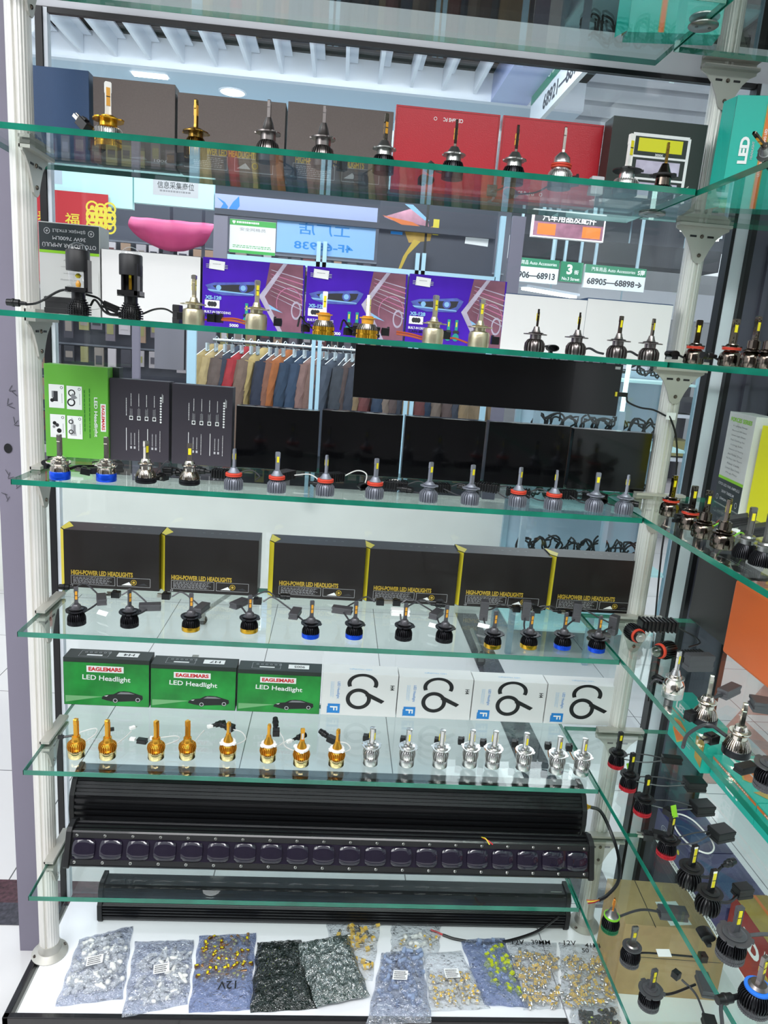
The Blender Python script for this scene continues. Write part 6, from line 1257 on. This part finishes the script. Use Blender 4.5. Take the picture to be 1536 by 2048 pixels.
# right: glass cabinet with looped cables, farther shop furniture
t = thing('glass_cabinet', 'tall glass cabinet with looped cables beyond the corner post', 'cabinet', (2.05, 2.6, FL))
for dx in (-.42, .42):
    for dy in (-.2, .2): MB().box((dx, dy, .82), (.03, .03, 1.64), 'storef').build('upright', t)
for z in (.15, .5, .85, 1.2, 1.55): MB().box((0, 0, z), (.84, .4, .012), 'cyan').build('shelf', t)
MB().box((0, .21, .8), (.84, .01, 1.6), 'soffit').build('back', t)
for r in range(4):
    for c in range(9):
        x = 2.05-.36+.09*c; z = FL+.515+.35*r
        b = MB(); ang = rnd.uniform(0, 3)
        q_ = [rnd.uniform(.5, 1.15) for _ in range(31)]; b.tube([(.05*q_[k]*math.cos(k/10*2*PI+ang), .03*math.sin(k/4*PI+ang), .075+.06*q_[k]*math.sin(k/10*2*PI+ang)) for k in range(31)], .0055, 'rubber', 5, 2)
        o = b.build('cable_loop', loc=(x, 2.6-.06+.03*(c % 3), z)); tag(o, 'black cable loop in the glass cabinet beyond the corner post', 'cable', 'cable loops in the glass cabinet')
D('screenp', 'c8eee8', emit=1.0)
t = thing('tube_light', 'glowing pale tube light beside the black panel, far outside', 'light', (ony(1252, 770, 2.3).x, 2.3, .95)); MB().box((0, 0, .14), (.018, .018, .3), 'screenp').build('tube', t); MB().box((0, 0, -.01), (.03, .03, .02), 'storef').box((0, 0, .29), (.03, .03, .02), 'storef').build('holder', t); MB().box((0, 0, -.71), (.03, .03, 1.38), 'storef').build('stand', t)
# far corridor: dark ceiling band, signs, strip lights
struct(MB().box((6.0, 9.5, 1.0), (9.0, .1, 3.0), 'panel'), 'wall_far')
D('gridd', '3a3c42', rough=.7, noise=.3, nscale=3)
slab('bulkhead', ((1040, 470), (1440, 500), (1440, 548), (1040, 508)), 5.2, .3, 'gridd', label='dark ceiling bulkhead above the hanging direction signs', cat='bulkhead', rod=2.76)
slab('bulkhead', ((1020, 560), (1450, 590), (1450, 650), (1020, 610)), 6.6, .3, 'slat', label='pale grey bulkhead behind the hanging direction signs', cat='bulkhead', rod=2.76)
slab('hanging_sign', ((1022, 512), (1118, 522), (1115, 570), (1020, 560)), 4.6, .04, 'signw', rod=2.76, label='hanging sign 68906-68913 beyond the window, left of the number 3 sign', cat='sign', art=lambda a, w, h: (a.rect(w/2, .82*h, w, .36*h, 'signg'), a.text('汽车用品 Auto Accessories', .5*w, .82*h, .9*w, .18*h, 'p_white', bold=0), a.text('68906—68913', .48*w, .30*h, .92*w, .28*h, 'p_dkgray', bold=.03)))
slab('hanging_sign', ((1122, 522), (1166, 526), (1164, 566), (1120, 562)), 4.6, .04, 'signg', rod=2.76, label='square green hanging sign with a white number 3', cat='sign', art=lambda a, w, h: (a.text('3', .4*w, .62*h, .25*w, .5*h, 'p_white', bold=.04), a.text('街', .72*w, .5*h, .2*w, .22*h, 'p_white'), a.text('No.3 Street', .5*w, .15*h, .8*w, .16*h, 'p_white', bold=.01)))
slab('hanging_sign', ((1170, 526), (1292, 540), (1288, 586), (1168, 574)), 4.6, .04, 'signw', rod=2.76, label='hanging sign 68905-68898 with an arrow to the right', cat='sign', art=lambda a, w, h: (a.rect(w/2, .82*h, w, .36*h, 'signg'), a.text('汽车用品 Auto Accessories', .46*w, .82*h, .72*w, .18*h, 'p_white', bold=0), a.text('S南', .92*w, .82*h, .12*w, .24*h, 'p_white', bold=.02), a.text('68905—68898→', .5*w, .30*h, .9*w, .28*h, 'p_dkgray', bold=.03)))
slab('wall_sign', ((1066, 418), (1212, 428), (1208, 484), (1064, 474)), 3.8, .04, 'c_white', rod=2.76, label='curved-top orange and violet shop sign with large white Chinese lettering', cat='sign', art=lambda a, w, h: (a.rect(w/2, h/2, .96*w, .9*h, 'c_mauve'), a.rect(w*.2, .3*h, .25*w, .4*h, 'p_orange'), a.rect(w*.82, .3*h, .25*w, .4*h, 'p_orange'), a.rect(w*.5, .75*h, .95*w, .38*h, 'p_dkgray'), a.text('汽车用品及配件', w*.5, .74*h, .74*w, .30*h, 'p_white', bold=.02)))
for i, (px, py, Y, L) in enumerate(((1100, 586, 4.9, .7), (1240, 610, 6.2, .6), (1095, 470, 3.9, .02), (1400, 470, 4.2, .5))):
    if i == 2: continue
    p = ony(px, py, Y); t = thing('strip_light', ('white strip light below the hanging signs', 'small white strip light behind the hanging signs', '', 'white strip light beside the corner post')[i], 'ceiling light', (p.x, Y, p.z)); MB().box((0, 0, 0), (.06, L, .02), 'lampw', RZ(-.9)).build('diffuser', t); MB().box((0, 0, .02), (.09, L+.04, .02), 'fin', RZ(-.9)).build('housing', t); MB().box((0, 0, (2.76-p.z)/2+.02), (.012, .012, 2.76-p.z-.04), 'storef').build('hanging_rod', t)
# far shelving seen low between post and jamb
for i in range(5):
    t = thing('display_stand', 'grey shelving stand far along the corridor, stand %s from the left' % ('first', 'second', 'third', 'fourth', 'fifth')[i], 'stand', (2.9+.75*i, 5.0+.3*(i % 2), FL))
    for z in (.4, .8, 1.2, 1.6): MB().box((0, 0, z), (.6, .4, .03), 'slat').build('shelf', t)
    MB().box((0, .2, .9), (.6, .02, 1.7), GC[i]).build('back', t)
    for z in (.42, .82, 1.22):
        MB().box((0, 0, z+.08), (.5, .3, .14), GC[(i*3+int(z*5)) % 10]).build('stock', t)
# rolling rack on casters seen through the fifth shelf
t = thing('rolling_rack', 'thin metal rolling rack on small casters outside the window', 'rack', (.35, 1.6, FL))
for i, (px, py) in enumerate(((405, 1248), (960, 1330), (390, 1340))):
    q = onz(px, py, FL); x, y = q.x-.35, q.y-1.6
    b = MB().lathe([(.014, -.012), (.026, -.010), (.026, .010), (.014, .012)], 'rubber', 18, T(x, y, .026) @ RX(PI/2)).box((x, y, .05), (.03, .03, .05), 'alud'); b.build('caster', t)
q = onz(405, 1248, FL); q2 = onz(960, 1330, FL); 
MB().tube([(q.x-.35, q.y-1.6, .07), (q.x-.35+.12, q.y-1.6+.3, .09)], .012, 'alud', 8, 1).build('foot_bar', t)
MB().tube([(q2.x-.35, q2.y-1.6, .07), (q2.x-.35, q2.y-1.6+.3, .08)], .012, 'alud', 8, 1).build('foot_bar', t)
# anything without a label gets the setting's mark
for o in SC.objects:
    if o.type == 'MESH' and not o.parent and 'label' not in o and 'kind' not in o: o['kind'] = 'structure'
